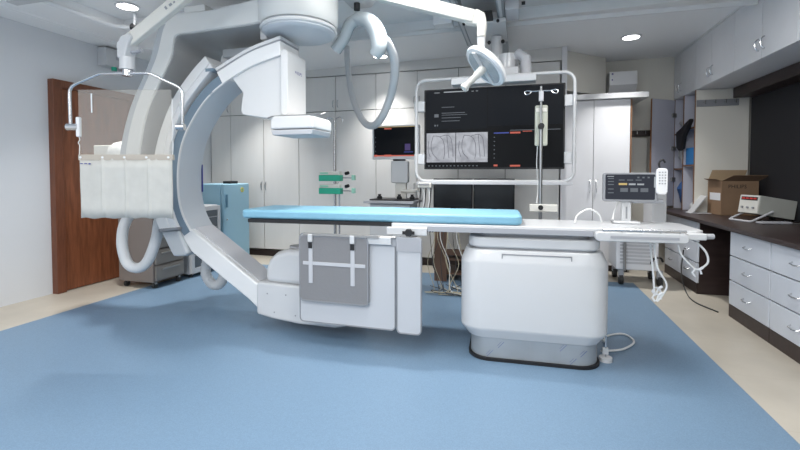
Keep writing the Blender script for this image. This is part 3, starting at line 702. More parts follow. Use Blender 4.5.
# mattress
mb = B('mattress').prism(ell(-2.09, -.075, YT0+.005, YT1+.02, .05), .889, .955, 'z')
t = mb.build('mattress', bevel=.02, seg=4); t.location = TC; t.rotation_euler = (0, 0, TA)
tag(t, 'light blue padded mattress lying on the patient table', 'mattress')

# lead curtain under the table
t = thing('lead_curtain', 'pale grey two-panel lead curtain hanging under the table edge', 'lead curtain', (-.8, 2.70, .80))
p1 = B('curtain').prism(rrect(-1.51, -.795, .165, .80, .03), 2.70, 2.715).build('panel', t, world=True, bevel=.004)
def border(x0, x1, z0, z1, y, wd=.008): 
    o = rrect(x0, x1, z0, z1, .032); i = rrect(x0+wd, x1-wd, z0+wd, z1-wd, .026); n = len(o)
    m_ = B('grey_mid'); m_.add([(p[0], y, p[1]) for p in o]+[(p[0], y, p[1]) for p in i]+[(p[0], y+.018, p[1]) for p in o]+[(p[0], y+.018, p[1]) for p in i],
        [[k, (k+1) % n, n+(k+1) % n, n+k] for k in range(n)]+[[k, (k+1) % n, 2*n+(k+1) % n, 2*n+k] for k in range(n)]+[[n+k, n+(k+1) % n, 3*n+(k+1) % n, 3*n+k] for k in range(n)]); return m_
border(-1.511, -.794, .164, .801, 2.698).build('piping', p1)
B('grey').box(-1.0, -.79, 2.694, 2.70, .735, .80).build('top_band', p1)
p2 = B('curtain').prism(rrect(-.785, -.615, .155, .80, .03), 2.69, 2.705).build('panel', t, world=True, bevel=.004)
border(-.786, -.614, .154, .801, 2.688).build('piping', p2)
B('grey').box(-.785, -.615, 2.684, 2.69, .705, .80).build('top_band', p2)
B('steel_dull').cyl((-1.45, 2.69, .795), (-.79, 2.69, .795), .009, 10).build('hanging_bar', t, world=True)
B('white').box(-.99, -.82, 2.675, 2.70, .745, .795).build('bracket', t, world=True, bevel=.005)
t = thing('lead_flap', 'dark grey quilted lead flap with two pale cross straps on the curtain', 'lead flap', (-1.24, 2.68, .78))
fl = B('flap').prism(rrect(-1.495, -.98, .325, .785, .04), 2.672, 2.690).build('pad', t, world=True, bevel=.006)
border(-1.497, -.978, .323, .787, 2.670).build('piping', fl)
for x in (-1.405, -1.09):
    st = B('grey_light').box(x-.015, x+.015, 2.666, 2.671, .455, .75).build('strap', t, world=True, bevel=.001)
    B('white').box(x-.017, x+.017, 2.655, 2.672, .745, .80).build('hook', st, bevel=.004)
    B('black').box(x-.014, x+.014, 2.660, 2.668, .70, .742).build('buckle', st)
B('grey_light').box(-1.465, -1.0, 2.667, 2.672, .582, .606).build('strap', t, world=True, bevel=.001)
B('steel_dull').box(-1.46, -.90, 2.66, 2.672, .79, .805).build('bar', t, world=True)

# control console on the table
t = thing('control_console', 'dark touch-screen control console on a white arm at the table foot end', 'control console', (.65, 3.12, .89))
cs = MB('grey_mid').prism(rrect(.535, .86, 1.035, 1.226, .018), 3.10, 3.13).build('housing', t, world=True, bevel=.004)
B('scr_slate').prism(rrect(.55, .845, 1.05, 1.215, .008), 3.0985, 3.0995).build('screen', cs)
mb = MB('scr_dim')
for z in (1.185, 1.165, 1.145, 1.115, 1.09): mb.box(.565, .60, 3.097, 3.098, z, z+.006)
for k, x in enumerate((.64, .70, .76)): mb.box(x, x+.045, 3.097, 3.098, 1.10, 1.125)
for x in (.74, .77, .80): mb.box(x, x+.012, 3.097, 3.098, 1.19, 1.20)
for x in (.63, .68, .73): mb.box(x, x+.035, 3.097, 3.098, 1.175, 1.181)
mb.use('scr_amber').box(.63, .68, 3.097, 3.098, 1.145, 1.158).use('scr_white').box(.69, .73, 3.097, 3.098, 1.145, 1.156).box(.74, .78, 3.097, 3.098, 1.145, 1.155).box(.56, .60, 3.097, 3.098, 1.2, 1.204)
mb.box(.838, .852, 3.096, 3.098, 1.13, 1.20)
mb.build('screen_text', cs)
B('white').box(.655, .715, 3.125, 3.16, .90, 1.06).build('arm', t, world=True, bevel=.008)
B('grey_mid').box(.68, .69, 3.123, 3.126, .92, 1.0).build('arm_slot', t, world=True)
B('grey').cyl((.72, 3.13, 1.04), (.90, 3.13, 1.04), .016, 12).build('cross_bar', t, world=True)
B('white').box(.60, .76, 3.08, 3.20, .889, .905).build('foot', t, world=True, bevel=.006)
t = thing('remote_control', 'white handheld remote hanging beside the console screen', 'remote control', (.88, 3.08, 1.1))
rm = MB('white_bright').prism(rrect(.848, .915, 1.085, 1.255, .022), 3.085, 3.11).build('casing', t, world=True, bevel=.008)
mb = B('grey_mid')
for k in range(5):
    for j in range(3): mb.box(.862+j*.016, .870+j*.016, 3.083, 3.085, 1.225-k*.018, 1.232-k*.018)
mb.build('buttons', rm)
B('black').tube(catmull([(.87, 3.10, 1.25), (.865, 3.10, 1.29), (.885, 3.10, 1.31), (.90, 3.10, 1.29)]), .006, 6).build('cord_loop', t, world=True)
B('cable_white').tube(catmull([(.46, 3.0, .90), (.50, 3.02, .955), (.57, 3.04, .975), (.63, 3.1, .93), (.655, 3.12, .90)], 8), .008, 8).build('x') if False else None
tag(B('cable_white').tube(catmull([(.35, 3.0, .895), (.37, 3.02, .945), (.44, 3.04, .985), (.50, 3.06, .955), (.53, 3.08, .895)], 8), .006, 8).build('table_cable'), 'thin white cable arching over the table top beside the console', 'cable')
tag(B('cable_white').tube(catmull([(.60, 3.12, .91), (.62, 3.16, .97), (.65, 3.18, 1.03), (.67, 3.17, 1.06)], 8), .006, 8).build('console_cable'), 'thin white cable running up to the back of the console screen', 'cable')

# cables hanging from the foot end
def hanging(name, label, pts, r=.0055):
    t = thing(name, label, 'cable', pts[0])
    B('cable_white').tube(catmull(pts, 6), r, 8).build('cord', t, world=True)
    x, y, z = pts[-1]
    B('white_bright').tube([(x-.02, y, z-.04), (x-.035, y, z-.02), (x-.02, y, z+.005), (x+.005, y, z), (x+.012, y, z-.025)], .006, 8).tube([(x, y, z), (x+.02, y, z+.015)], .008, 8).build('connector', t, world=True)
hanging('hanging_cable', 'white cable with clip hanging lowest from the table foot end', [(.78, 2.86, .80), (.80, 2.86, .66), (.85, 2.86, .56), (.835, 2.86, .50), (.80, 2.86, .45), (.81, 2.86, .49)])
hanging('hanging_cable', 'white cable with clip hanging at mid height from the table foot end', [(.90, 2.84, .80), (.92, 2.84, .74), (.98, 2.84, .67), (1.01, 2.84, .66)])
hanging('hanging_cable', 'white cable forming a narrow loop under the table tip', [(.77, 2.9, .80), (.79, 2.9, .6), (.80, 2.9, .48), (.82, 2.9, .52)], .006)
tag(B('cable_white').tube(catmull([(1.0, 2.86, .82), (1.05, 2.86, .76), (1.06, 2.86, .70), (1.02, 2.86, .66), (.99, 2.86, .65)], 6), .006, 8).build('loop_cable'), 'thin white cable looping below the very tip of the table', 'cable')
t = thing('floor_cable', 'white cable loop lying on blue floor beside the pedestal', 'cable', (.6, 3.2, 0))
B('cable_white').tube(catmull([(.52, 3.22, .16), (.58, 3.26, .03), (.63, 3.42, .012), (.76, 3.50, .012), (.80, 3.36, .012), (.70, 3.20, .012), (.60, 3.14, .012), (.54, 3.1, .02)], 8), .007, 8).build('cord', t, world=True)
t = thing('pedestal_plug', 'small white plug fitting at the floor right of the pedestal', 'plug', (.53, 3.0, .004))
B('white').cyl((.545, 2.98, .004), (.545, 2.98, .03), .04, 16).build('disc', t, world=True)
B('steel').cyl((.545, 2.98, .03), (.545, 2.98, .17), .006, 8).build('rod', t, world=True)
B('white').box(.525, .56, 2.97, 2.99, .05, .09).build('tab', t, world=True)

# ---------------------------------------------------------------- large monitor
MY = 4.0
t = thing('large_monitor', 'huge ceiling-hung black monitor with x-ray images in a white bumper frame', 'monitor', (-.25, MY, 1.2))
bz = MB('black').box(-.89, .378, MY, MY+.09, 1.262, 2.02).build('bezel', t, world=True, bevel=.006)
X0, X1, Z0, Z1 = -.875, .363, 1.278, 2.008
XM, ZM = -.32, 1.63
def pane(name, x0, x1, z0, z1, m, y=MY-.0015, parent=bz): return B(m).box(x0, x1, y, y+.001, z0, z1).build(name, parent, smooth=False)
pane('screen', X0, X1, Z0, Z1, 'scr_dark2')
pane('quadrant', X0+.005, XM+.02, ZM+.01, Z1-.002, 'scr_dark', MY-.003)
pane('quadrant', XM+.03, X1-.005, ZM+.03, Z1-.002, 'scr_dark', MY-.003)
pane('quadrant', XM+.05, X1-.01, Z0+.01, ZM-.03, 'scr_dark2', MY-.003)
a1 = pane('angiogram', X0+.01, -.588, Z0+.05, ZM-.025, 'angiogram', MY-.003)
a2 = pane('angiogram', -.582, -.29, Z0+.05, ZM-.025, 'angiogram', MY-.003)
for dx_, a in ((0, a1), (.293, a2)):
    mb = B('vessel')
    for pts in ([(-.80, 1.58), (-.74, 1.57), (-.70, 1.52), (-.69, 1.42), (-.70, 1.36)], [(-.74, 1.57), (-.67, 1.585), (-.63, 1.55), (-.615, 1.45), (-.61, 1.38)], [(-.80, 1.58), (-.82, 1.50), (-.81, 1.42), (-.76, 1.36)], [(-.67, 1.585), (-.66, 1.48), (-.65, 1.37)], [(-.845, 1.53), (-.85, 1.45), (-.83, 1.38)]):
        mb.tube([(x+dx_, MY-.004, z) for x, _, z in catmull([(p[0], 0, p[1]) for p in pts], 5)], .0028, 5)
    mb.build('vessel', a)
mb = B('scr_white').box(-.70, -.50, MY-.006, MY-.003, 1.985, 1.993).box(-.79, -.74, MY-.006, MY-.003, 1.984, 1.988).box(-.44, -.42, MY-.006, MY-.003, 1.984, 1.988).box(-.40, -.38, MY-.006, MY-.003, 1.984, 1.988)
mb.use('scr_dim')
mb.box(-.72, -.60, MY-.006, MY-.003, 1.845, 1.850); mb.box(-.72, -.50, MY-.006, MY-.003, 1.79, 1.795); mb.box(-.72, -.48, MY-.006, MY-.003, 1.772, 1.776)
mb.box(-.72, -.54, MY-.006, MY-.003, 1.745, 1.75); mb.box(-.72, -.55, MY-.006, MY-.003, 1.715, 1.72); mb.box(-.79, -.75, MY-.006, MY-.003, 1.755, 1.785); mb.box(-.79, -.775, MY-.006, MY-.003, 1.67, 1.685); mb.box(-.765, -.755, MY-.006, MY-.003, 1.67, 1.685)
for k in range(14): mb.box(-.85+k*.035, -.835+k*.035, MY-.006, MY-.003, 1.29, 1.298)
for k in range(6): mb.box(-.235, -.225, MY-.006, MY-.003, 1.36+k*.038, 1.368+k*.038)
mb.use('scr_blue').box(-.235, -.10, MY-.006, MY-.003, 1.588, 1.597)
mb.use('scr_red').box(-.09, 0, MY-.006, MY-.003, 1.585, 1.60).box(.02, .10, MY-.006, MY-.003, 1.600, 1.606).box(-.09, 0, MY-.006, MY-.003, 1.285, 1.30).box(-.235, -.20, MY-.006, MY-.003, 1.288, 1.304)
mb.use('scr_dim').box(-.09, .34, MY-.005, MY-.003, 1.612, 1.617)
mb.build('screen_text', bz)
# bumper frame
fr_ = rrect(-.955, .448, 1.150, 2.10, .09, 6)
B('white').tube([(x, MY-.05, z) for x, z in fr_]+[(fr_[0][0], MY-.05, fr_[0][1])]+[(fr_[1][0], MY-.05, fr_[1][1])], .0145, 10).build('bumper_frame', t, world=True)
for x, z in ((-.93, 1.86), (.42, 1.86), (-.93, 1.36), (.42, 1.36)): B('white').box(x-.05, x+.05, MY-.04, MY+.03, z-.05, z+.05).build('frame_bracket', t, world=True, bevel=.006)
B('white').box(-.62, .13, MY-.09, MY+.05, 2.035, 2.10).build('header', t, world=True, bevel=.01)
B('grey_light').box(-.95, .44, MY-.07, MY-.035, 1.12, 1.145).build('lower_bar', t, world=True, bevel=.004)
B('white').box(-.24, -.02, MY+.03, MY+.28, 2.12, 2.20).build('mount_block', t, world=True, bevel=.015)
B('white').cyl((-.13, MY+.17, 2.18), (-.13, MY+.17, 2.34), .085, 20).build('mount_joint', t, world=True)
B('grey_light').tube([(.05, MY+.1, 2.12), (.04, MY+.1, 2.28), (-.03, MY+.15, 2.34)], .05, 12).build('cable_cover', t, world=True)
B('white').cyl((-.23, MY+.3, 2.30), (-.23, MY+.3, 2.56), .055, 20).build('column', t, world=True)
B('white').box(-.30, -.03, MY+.12, MY+.38, 2.28, 2.34).build('mount_arm', t, world=True, bevel=.015)
pt = B('white').box(-.50, -.13, MY-.1, MY+.50, 2.565, 2.605).build('ceiling_carriage', t, world=True, bevel=.008)
B('black').box(-.42, -.24, MY-.3, MY-.1, 2.58, 2.60).build('carriage_grille', pt)
for x in (-.5, -.2): B('black').cyl((x, MY-.11, 2.57), (x, MY-.13, 2.57), .014, 8).build('buffer', pt)
mb = B('black')
for x in (-.30, -.17): mb.cyl((x, MY+.24, 2.49), (x, MY+.22, 2.49), .018, 8)
mb.build('bolt', t, world=True)

# wooden desk with two dark monitors behind the table
t = thing('wooden_desk', 'brown wooden desk under the big monitor behind the patient table', 'desk', (-.5, 4.85, 0))
B('brown_wood').box(-.93, .02, 4.7, 5.2, .60, .63).build('desk_top', t, world=True, bevel=.003)
B('brown_wood').box(-.93, -.79, 4.72, 4.74, .0, .60).build('front_leg', t, world=True)
B('brown_wood').box(-.79, -.005, 4.72, 4.74, .30, .37).build('cross_rail', t, world=True)
B('brown_wood').box(-.905, -.005, 4.74, 5.15, .08, .10).build('low_shelf', t, world=True)
B('brown_wood').box(-.905, -.005, 4.74, 5.15, .24, .26).build('low_shelf', t, world=True)
B('brown_wood').box(-.93, -.905, 4.74, 5.2, 0, .60).build('side_panel', t, world=True)
B('brown_wood').box(-.005, .02, 4.72, 5.2, 0, .60).build('side_panel', t, world=True)
for x0, x1, lb in ((-.955, -.51, 'left black switched-off monitor standing on the wooden desk'), (-.50, -.055, 'right black switched-off monitor standing on the wooden desk')):
    t = thing('desktop_monitor', lb, 'monitor', ((x0+x1)/2, 4.82, .63))
    m1 = B('black').box(x0, x1, 4.78, 4.82, .83, 1.165).build('housing', t, world=True, bevel=.005)
    B('screen_off').box(x0+.012, x1-.012, 4.778, 4.780, .845, 1.150).build('screen', m1)
    B('black').box((x0+x1)/2-.03, (x0+x1)/2+.03, 4.82, 4.85, .64, .95).build('neck', t, world=True)
    B('black').box((x0+x1)/2-.12, (x0+x1)/2+.12, 4.75, 4.92, .63, .645).build('foot', t, world=True)
for k, (x, z) in enumerate(((-.70, .262), (-.52, .262), (-.62, .102))):
    blob('power_adapter', ['black adapter lump on the left of the desk shelf', 'black adapter lump on the right of the desk shelf', 'black adapter lump on the lowest desk shelf'][k], 'adapter', (x, 4.86, z), (.15, .12, .09), 'black', 20+k)
# equipment with wires hung below frame left
t = thing('cable_hub', 'small white junction unit with dangling wires at the left corner of the monitor frame', 'junction unit', (-.88, 3.95, 1.1))
B('offwhite').box(-.93, -.80, 3.90, 4.0, 1.085, 1.135).build('body', t, world=True, bevel=.012)
B('grey_mid').box(-.92, -.82, 3.885, 3.905, 1.115, 1.128).build('slot', t, world=True)
for k in range(5):
    x = -.91+k*.025
    B('cable_white' if k % 2 else 'cable_dark').tube(catmull([(x, 3.95, 1.09), (x-.01+.02*(k % 2), 3.94, .95), (x-.03, 3.96, .80), (x-.02+.03*(k % 3), 3.98, .66)]), .007, 6).build('wire', t, world=True)
rnd = random.Random(5); k0 = 0
for k in range(12):
    x = -.93+k*.03; mt = ['cable_dark', 'cable_tan', 'cable_tan', 'cable_dark', 'cable_tan', 'cable_white'][k % 6]
    pts = [(x, 4.35+.05*rnd.random(), .80), (x+rnd.uniform(-.03, .05), 4.35, .55), (x+rnd.uniform(-.05, .1), 4.3, .30), (x+rnd.uniform(0, .15), 4.25, .05), (x+rnd.uniform(-.05, .25), 4.15, .015+.012*(k % 4)), (x+rnd.uniform(.1, .35), 4.2, .015+.012*(k % 3)), (x+rnd.uniform(.0, .3), 4.45, .015+.012*(k % 4))]
    tag(B(mt).tube(catmull(pts, 6), .0038, 6).build('tangled_cable'), {'cable_dark': 'black cable of the tangle dropping to the floor behind the table', 'cable_tan': 'tan cable of the tangle dropping to the floor behind the table', 'cable_white': 'white cable of the tangle dropping to the floor behind the table'}[mt], 'cable', {'cable_dark': 'black tangled cables', 'cable_tan': 'tan tangled cables', 'cable_white': 'white tangled cables'}[mt])
# small trolley monitor
t = thing('trolley_monitor', 'small dark monitor on a white workstation trolley before the back cabinets', 'monitor', (-1.3, 4.45, 0))
h = MB('white').box(-1.56, -1.03, 4.40, 4.44, 1.375, 1.742).build('housing', t, world=True, bevel=.006)
B('scr_dark2').box(-1.54, -1.07, 4.397, 4.40, 1.412, 1.725).build('screen', h)
mb = MB('scr_red').box(-1.54, -1.07, 4.395, 4.3969, 1.408, 1.42).use('scr_amber').box(-1.53, -1.08, 4.395, 4.3969, 1.722, 1.726)
mb.use('scr_red').box(-1.42, -1.34, 4.394, 4.3949, 1.70, 1.712).box(-1.535, -1.50, 4.393, 4.3949, 1.405, 1.425).box(-1.42, -1.34, 4.393, 4.3949, 1.405, 1.425)
mb.use('scr_purple').box(-1.19, -1.13, 4.394, 4.3969, 1.47, 1.54).use('scr_blue').box(-1.20, -1.10, 4.394, 4.3969, 1.45, 1.455).use('scr_dim')
for k in range(4): mb.box(-1.528, -1.518, 4.394, 4.3969, 1.46+k*.05, 1.467+k*.05)
mb.build('screen_text', h)
B('white').prism(rrect(-1.355, -1.165, 1.12, 1.36, .02), 4.42, 4.50).build('back_box', t, world=True, bevel=.01)
B('black').box(-1.33, -1.20, 4.42, 4.46, 1.36, 1.39).build('neck', t, world=True)
B('offwhite').box(-1.31, -1.19, 4.44, 4.50, .94, 1.13).build('column', t, world=True, bevel=.008)
B('offwhite').tube([(-1.24, 4.45, 1.03), (-1.10, 4.42, 1.03), (-1.04, 4.40, 1.05)], .02, 8).build('side_arm', t, world=True)
tr_ = MB('grey').box(-1.60, -1.05, 4.22, 4.62, .905, .935).build('tray', t, world=True, bevel=.006)
B('black').box(-1.54, -1.08, 4.25, 4.58, .935, .95).build('tray_mat', tr_)
B('white').box(-1.55, -1.10, 4.28, 4.60, .10, .90).build('cabinet', t, world=True, bevel=.01)
for x in (-1.5, -1.15):
    for y in (4.33, 4.55): B('rubber').cyl((x-.02, y, .05), (x+.02, y, .05), .05, 14).build('castor', t, world=True)
for x, lb in ((-1.45, 'left'), (-1.23, 'middle'), (-1.09, 'right')):
    k_ = MB('black').lathe([(.028, 0), (.03, .02), (.015, .035), (.018, .05)], (x, 4.32, .951), 12).build('adjusting_knob')
    tag(k_, f'small black knob, {lb} of three on the trolley tray', 'knob', )
# syringe pumps on pole
t = thing('pump_stand', 'thin steel drip stand holding the two green syringe pumps', 'drip stand', (-1.965, 4.3, 0))
B('steel').cyl((-1.965, 4.3, .06), (-1.965, 4.3, 1.82), .012, 12).build('pole', t, world=True)
B('steel').tube([(-2.06, 4.3, 1.78), (-2.06, 4.3, 1.82), (-2.03, 4.3, 1.84), (-1.965, 4.3, 1.82), (-1.90, 4.3, 1.84), (-1.87, 4.3, 1.82), (-1.87, 4.3, 1.78)], .007, 8).build('hook', t, world=True)
B('steel').cyl((-1.92, 4.32, .3), (-1.92, 4.32, 1.1), .010, 10).build('side_pole', t, world=True)
for k in range(5):
    a = R(72*k+20); lg = B('steel').tube([(-1.965, 4.3, .09), (-1.965+.26*math.cos(a), 4.3+.26*math.sin(a), .06)], .012, 8).build('leg', t, world=True)
    B('rubber').cyl((-1.965+.26*math.cos(a), 4.29+.26*math.sin(a), .028), (-1.965+.26*math.cos(a), 4.31+.26*math.sin(a), .028), .026, 12).build('castor', lg)
def pump(z, label):
    t = thing('syringe_pump', label, 'syringe pump', (-2.0, 4.26, z))
    p = MB('green').box(-2.14, -1.885, 4.19, 4.27, z, z+.065).build('base', t, world=True, bevel=.006)
    B('offwhite').box(-2.14, -1.90, 4.20, 4.27, z+.065, z+.105).build('top_cover', t, world=True, bevel=.006)
    B('green_pale').box(-2.125, -2.03, 4.197, 4.20, z+.075, z+.095).build('label', t, world=True)
    B('black').tube([(-1.85, 4.25, z+.08), (-1.81, 4.24, z+.09)], .018, 8).build('clamp_knob', t, world=True)
    B('steel').cyl((-1.885, 4.24, z+.035), (-1.77, 4.24, z+.035), .006, 8).build('plunger_rod', t, world=True)
    B('green_pale').box(-1.77, -1.735, 4.22, 4.26, z+.01, z+.065).build('plunger_head', t, world=True, bevel=.004)
    t.location.x += .035
pump(1.14, 'upper of the two green syringe pumps on the drip stand')
pump(1.00, 'lower of the two green syringe pumps on the drip stand')

# drip stand in front of the large monitor
t = thing('drip_stand', 'tall steel drip stand with two hooks in front of the big monitor', 'drip stand', (.158, 3.6, 0))
B('steel_pole').cyl((.16, 3.6, .07), (.16, 3.6, 1.60), .014, 12).build('pole', t, world=True)
B('steel_pole').cyl((.16, 3.6, 1.45), (.157, 3.6, 1.92), .009, 12).build('upper_pole', t, world=True)
for s_ in (-1, 1):
    B('steel').tube(catmull([(.158, 3.6, 1.885), (.158+s_*.06, 3.6, 1.882), (.158+s_*.11, 3.6, 1.888), (.158+s_*.128, 3.6, 1.875), (.158+s_*.115, 3.6, 1.858), (.158+s_*.09, 3.6, 1.865), (.158+s_*.075, 3.6, 1.88)], 4), .005, 8).build('hook', t, world=True)
B('grey_light').box(.14, .176, 3.585, 3.615, 1.80, 1.88).build('collar', t, world=True, bevel=.004)
B('black').cyl((.16, 3.57, 1.60), (.16, 3.63, 1.60), .025, 10).build('height_knob', t, world=True)
B('offwhite').box(.075, .29, 3.55, 3.60, .915, .975).build('clamp_tray', t, world=True, bevel=.006)
B('black').cyl((.16, 3.54, .95), (.16, 3.56, .95), .02, 10).build('clamp_knob', t, world=True)
for k in range(5):
    a = R(72*k); lg = B('steel').tube([(.16, 3.6+.12, .09), (.16+.05*math.cos(a), 3.72+.05*math.sin(a), .06)], .012, 8)
    lg = B('steel').tube([(.16, 3.6, .10), (.16+.17*math.cos(a), 3.66+.17*math.sin(a), .06)], .012, 8).build('leg', t, world=True)
    B('rubber').cyl((.16+.17*math.cos(a), 3.65+.17*math.sin(a), .028), (.16+.17*math.cos(a), 3.67+.17*math.sin(a), .028), .026, 12).build('castor', lg)
t = thing('infusion_bag', 'translucent pressure infusion bag hanging on the drip stand', 'infusion bag', (.158, 3.57, 1.6))
B('bag_clear').prism(rrect(.112, .212, 1.445, 1.775, .015), 3.622, 3.652).build('bag', t, world=True, bevel=.012)
B('offwhite').box(.12, .204, 3.617, 3.623, 1.72, 1.75).build('label', t, world=True)
B('steel').cyl((.162, 3.64, 1.775), (.160, 3.61, 1.81), .004, 6).build('hanger', t, world=True)
B('cable_white').tube(catmull([(.135, 3.64, 1.445), (.13, 3.63, 1.3), (.14, 3.62, 1.1), (.13, 3.59, .98)]), .004, 6).build('drip_line', t, world=True)

# machine cart on the right
t = thing('equipment_cart', 'white wheeled machine cart with louvred panel beyond the table foot end', 'cart', (1.25, 5.3, 0))
b1 = MB('cabinet_cool').box(1.02, 1.44, 5.10, 5.5, .17, .62).build('body', t, world=True, bevel=.015)
mb = B('grey_light')
for k in range(8): mb.box(1.06, 1.38, 5.092, 5.10, .24+k*.038, .262+k*.038)
mb.build('louvre', b1)
B('white').box(1.38, 1.52, 5.15, 5.5, .62, 1.19).build('column', t, world=True, bevel=.01)
B('green').box(1.44, 1.47, 5.147, 5.15, 1.10, 1.14).build('status_light', t, world=True)
B('grey_light').box(.98, 1.50, 5.06, 5.52, .62, .64).build('tray', t, world=True, bevel=.006)
B('steel_dull').cyl((1.10, 5.06, .17), (1.10, 5.06, .80), .014, 10).build('pole', t, world=True)
B('black').tube(catmull([(1.36, 5.08, .26), (1.38, 5.04, .32), (1.43, 5.02, .33), (1.46, 5.04, .29)]), .012, 8).build('pull_handle', t, world=True)
for x, y in ((1.08, 5.14), (1.46, 5.14), (1.08, 5.46), (1.46, 5.46)):
    c = B('rubber').cyl((x-.02, y, .056), (x+.02, y, .056), .052, 16).build('castor', t, world=True)
    B('grey').box(x-.026, x+.026, y-.02, y+.02, .08, .17).build('fork', c)
B('cable_white').tube(catmull([(1.02, 5.0, .78), (1.06, 4.98, .74), (1.18, 4.98, .76), (1.30, 5.0, .72)]), .012, 6).build('x') if False else None
t = thing('instrument_tray', 'metal tray with tan tools on the machine cart behind the console', 'tray', (1.2, 5.25, .64))
B('steel_dull').box(1.08, 1.36, 5.12, 5.4, .641, .66).build('tray', t, world=True, bevel=.004)
blob('cable_heap', 'dark heap of equipment on the floor left of the machine cart', 'equipment', (.90, 5.50, .0), (.16, .2, .26), 'black', 12)

# ---------------------------------------------------------------- radiation shield, hung from a ceiling arm
t = thing('radiation_shield', 'clear leaded glass shield with pale lead skirt in a steel tube bracket', 'radiation shield', (-2.68, 2.37, 1.55), R(15.8))
xf0 = Matrix.Identity(4)
def ps(px, pz): return (px, pz)
hw = .336
gl = MB('lead_glass').box(-.336, .318, -.004, .004, -.195, .262).build('glass', t, bevel=.001, seg=1)
B('tan_bar').box(-.338, .33, -.014, .012, -.235, -.195).build('clamp_bar', t, bevel=.003)
mb = B('paper')
for k in range(5): mb.cyl((-.32+k*.155, -.014, -.215), (-.32+k*.155, -.018, -.215), .008, 8)
mb.build('bolt', t)
# pleated skirt
n = 60; vs = []; fs = []
for j in range(7):
    z = -.225-.42*j/6
    for i in range(n+1):
        x = -.332+.655*i/n; y = .005*math.sin(i*.23+.3*j)*(.2+.8*j/6)+.0015*math.sin(i*1.1+j*1.7)-.006*(i % 15 == 0)
        vs.append((x, y, z+.004*math.sin(i*.5)*(j == 6)))
for j in range(6):
    for i in range(n): a = j*(n+1)+i; fs.append([a, a+1, a+n+2, a+n+1])
sk = MB('shield_cloth').add(vs, fs).build('lead_skirt', t)
so = sk.modifiers.new('thick', 'SOLIDIFY'); so.thickness = .012
B('blue_dark').box(-.318, -.30, -.022, -.02, -.262, -.256).box(-.29, -.27, -.022, -.02, -.262, -.256).box(-.26, -.245, -.022, -.02, -.265, -.256).build('skirt_label', sk)
B('paper').box(-.245, -.236, -.006, -.004, .10, .235).build('glass_scale', gl)
B('steel').tube(catmull([(-.395, 0, 0), (-.397, 0, .12), (-.397, 0, .235), (-.385, 0, .275), (-.355, 0, .300), (-.28, 0, .333), (-.20, 0, .366), (-.165, 0, .374), (0, 0, .376), (.15, 0, .376), (.19, 0, .366), (.28, 0, .325), (.36, 0, .288), (.388, 0, .262), (.398, 0, .225), (.398, 0, .12), (.396, 0, 0)], 3), .011, 12).build('bracket_tube', t)
for s_, x in ((-1, -.385), (1, .39)): B('steel').cyl((x-.035, 0, .0), (x+.045 if s_ < 0 else x+.02, 0, .0), .024, 16).build('pivot', t)
B('white_bright').box(-.352, -.325, -.015, .015, -.07, .07).build('side_grip', t, bevel=.008)
B('cable_white').tube([(.325, 0, .2), (.322, 0, .05), (.328, 0, -.05), (.318, 0, -.09), (.328, 0, -.12), (.322, 0, -.2)], .003, 6).build('cord', t)
B('cable_white').tube([(-.338, 0, -.07), (-.332, 0, -.09), (-.345, 0, -.11), (-.335, 0, -.13), (-.338, 0, -.2)], .003, 6).build('cord', t)
t = thing('shield_arm', 'white slanting ceiling arm carrying the radiation shield', 'ceiling arm', (-2.68, 2.38, 1.95))
def beam(p0, p1, w0, h0, m, name, par, bev=.01, up=(0, 0, 1)):
    p0, p1 = Vector(p0), Vector(p1); d_ = (p1-p0); L = d_.length; d_.normalize()
    sd = d_.cross(Vector(up)).normalized(); u_ = sd.cross(d_)
    xf = Matrix((( d_.x, sd.x, u_.x, p0.x), (d_.y, sd.y, u_.y, p0.y), (d_.z, sd.z, u_.z, p0.z), (0, 0, 0, 1)))
    return MB(m).box(0, L, -w0/2, w0/2, -h0/2, h0/2, xf).build(name, par, world=True, bevel=bev)
B('steel').cyl((-2.68, 2.385, 1.91), (-2.68, 2.385, 1.955), .033, 16).build('swivel', t, world=True)
B('white').cyl((-2.68, 2.385, 1.955), (-2.68, 2.385, 2.04), .048, 20).build('joint', t, world=True)
B('white').prism([(-2.725, 2.03), (-2.725, 2.13), (-2.69, 2.18), (-2.62, 2.20), (-2.60, 2.17), (-2.635, 2.10), (-2.655, 2.03)], 2.34, 2.43).build('elbow', t, world=True, bevel=.012)
B('grey').tube([(-2.64, 2.39, 2.075), (-2.58, 2.39, 2.08), (-2.56, 2.39, 2.085)], .014, 8).build('brake_knob', t, world=True)
a_ = beam((-2.66, 2.385, 2.145), (-2.12, 2.50, 2.56), .06, .085, 'offwhite', 'boom', t)
bl = MB('grey_mid')
d_ = (Vector((-2.12, 2.50, 2.56))-Vector((-2.66, 2.385, 2.145))); L_ = d_.length; d_.normalize(); sd = d_.cross(Vector((0, 0, 1))).normalized(); u_ = sd.cross(d_)
xt = Matrix(((d_.x, u_.x, sd.x, -2.30), (d_.y, u_.y, sd.y, 2.4617), (d_.z, u_.z, sd.z, 2.4217), (0, 0, 0, 1))) @ Matrix.Translation((0, 0, .031))
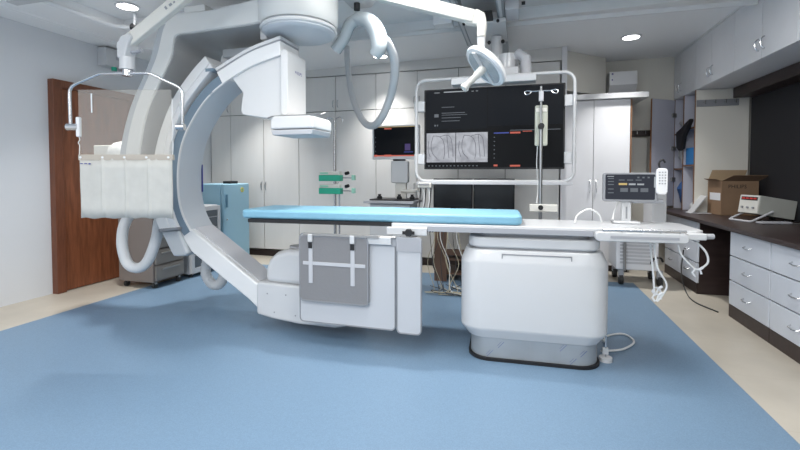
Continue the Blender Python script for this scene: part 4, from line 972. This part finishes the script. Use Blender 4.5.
for k in range(6): bl.box(-.10+k*.035, -.085+k*.035+.008*(k % 2), -.012, .012-.006*(k % 3), 0, .0008, xt)
bl.build('printed_marks', a_, smooth=False)
B('white').cyl((-2.12, 2.50, 2.50), (-2.12, 2.50, 2.75), .05, 20).build('ceiling_post', t, world=True)

# ---------------------------------------------------------------- surgical lamp
t = thing('surgical_lamp', 'small white round surgical lamp tilted on a ceiling arm before the monitor', 'surgical lamp', (-.22, 2.82, 1.9))
beam((-1.35, 2.52, 2.50), (-.30, 2.81, 2.235), .06, .085, 'offwhite', 'boom', t)
B('white').cyl((-1.35, 2.52, 2.46), (-1.35, 2.52, 2.76), .05, 20).build('ceiling_post', t, world=True)
B('offwhite').prism([(-.36, 2.20), (-.35, 2.265), (-.27, 2.28), (-.225, 2.25), (-.215, 2.19), (-.225, 2.10), (-.275, 2.10), (-.275, 2.18)], 2.785, 2.855).build('elbow', t, world=True, bevel=.012)
B('white').cyl((-.25, 2.82, 2.04), (-.25, 2.82, 2.11), .026, 16).build('swivel', t, world=True)
B('white').tube([(-.25, 2.82, 2.05), (-.235, 2.82, 2.0), (-.222, 2.81, 1.93)], .022, 12).build('yoke', t, world=True)
B('grey_mid').cyl((-.225, 2.78, 1.925), (-.225, 2.785, 1.925), .018, 12).build('yoke_cap', t, world=True)
# head: a disc whose normal points down-left and towards the camera
c0 = Vector((-.215, 2.80, 1.915)); nrm = Vector((-.63, -.29, -.70)).normalized()
q = Vector((0, 0, 1)).rotation_difference(nrm).to_matrix().to_4x4(); xf = Matrix.Translation(c0) @ q
hdm = MB('white_bright').lathe([(.05, -.045), (.13, -.03), (.156, -.01), (.160, .008), (.153, .020), (.132, .022)], (0, 0, 0), 40, xf).build('head', t, world=True)
B('lens').lathe([(.130, .022), (.126, .026)], (0, 0, 0), 40, xf).build('lens', hdm)
B('white').box(-.13, .13, -.02, .02, .024, .034, xf).build('lens_bar', hdm, bevel=.004)
B('offwhite').lathe([(.028, .02), (.026, .09), (.02, .10), (.02, .18), (.03, .20), (.026, .215)], (0, 0, 0), 20, xf).build('handle', t, world=True)
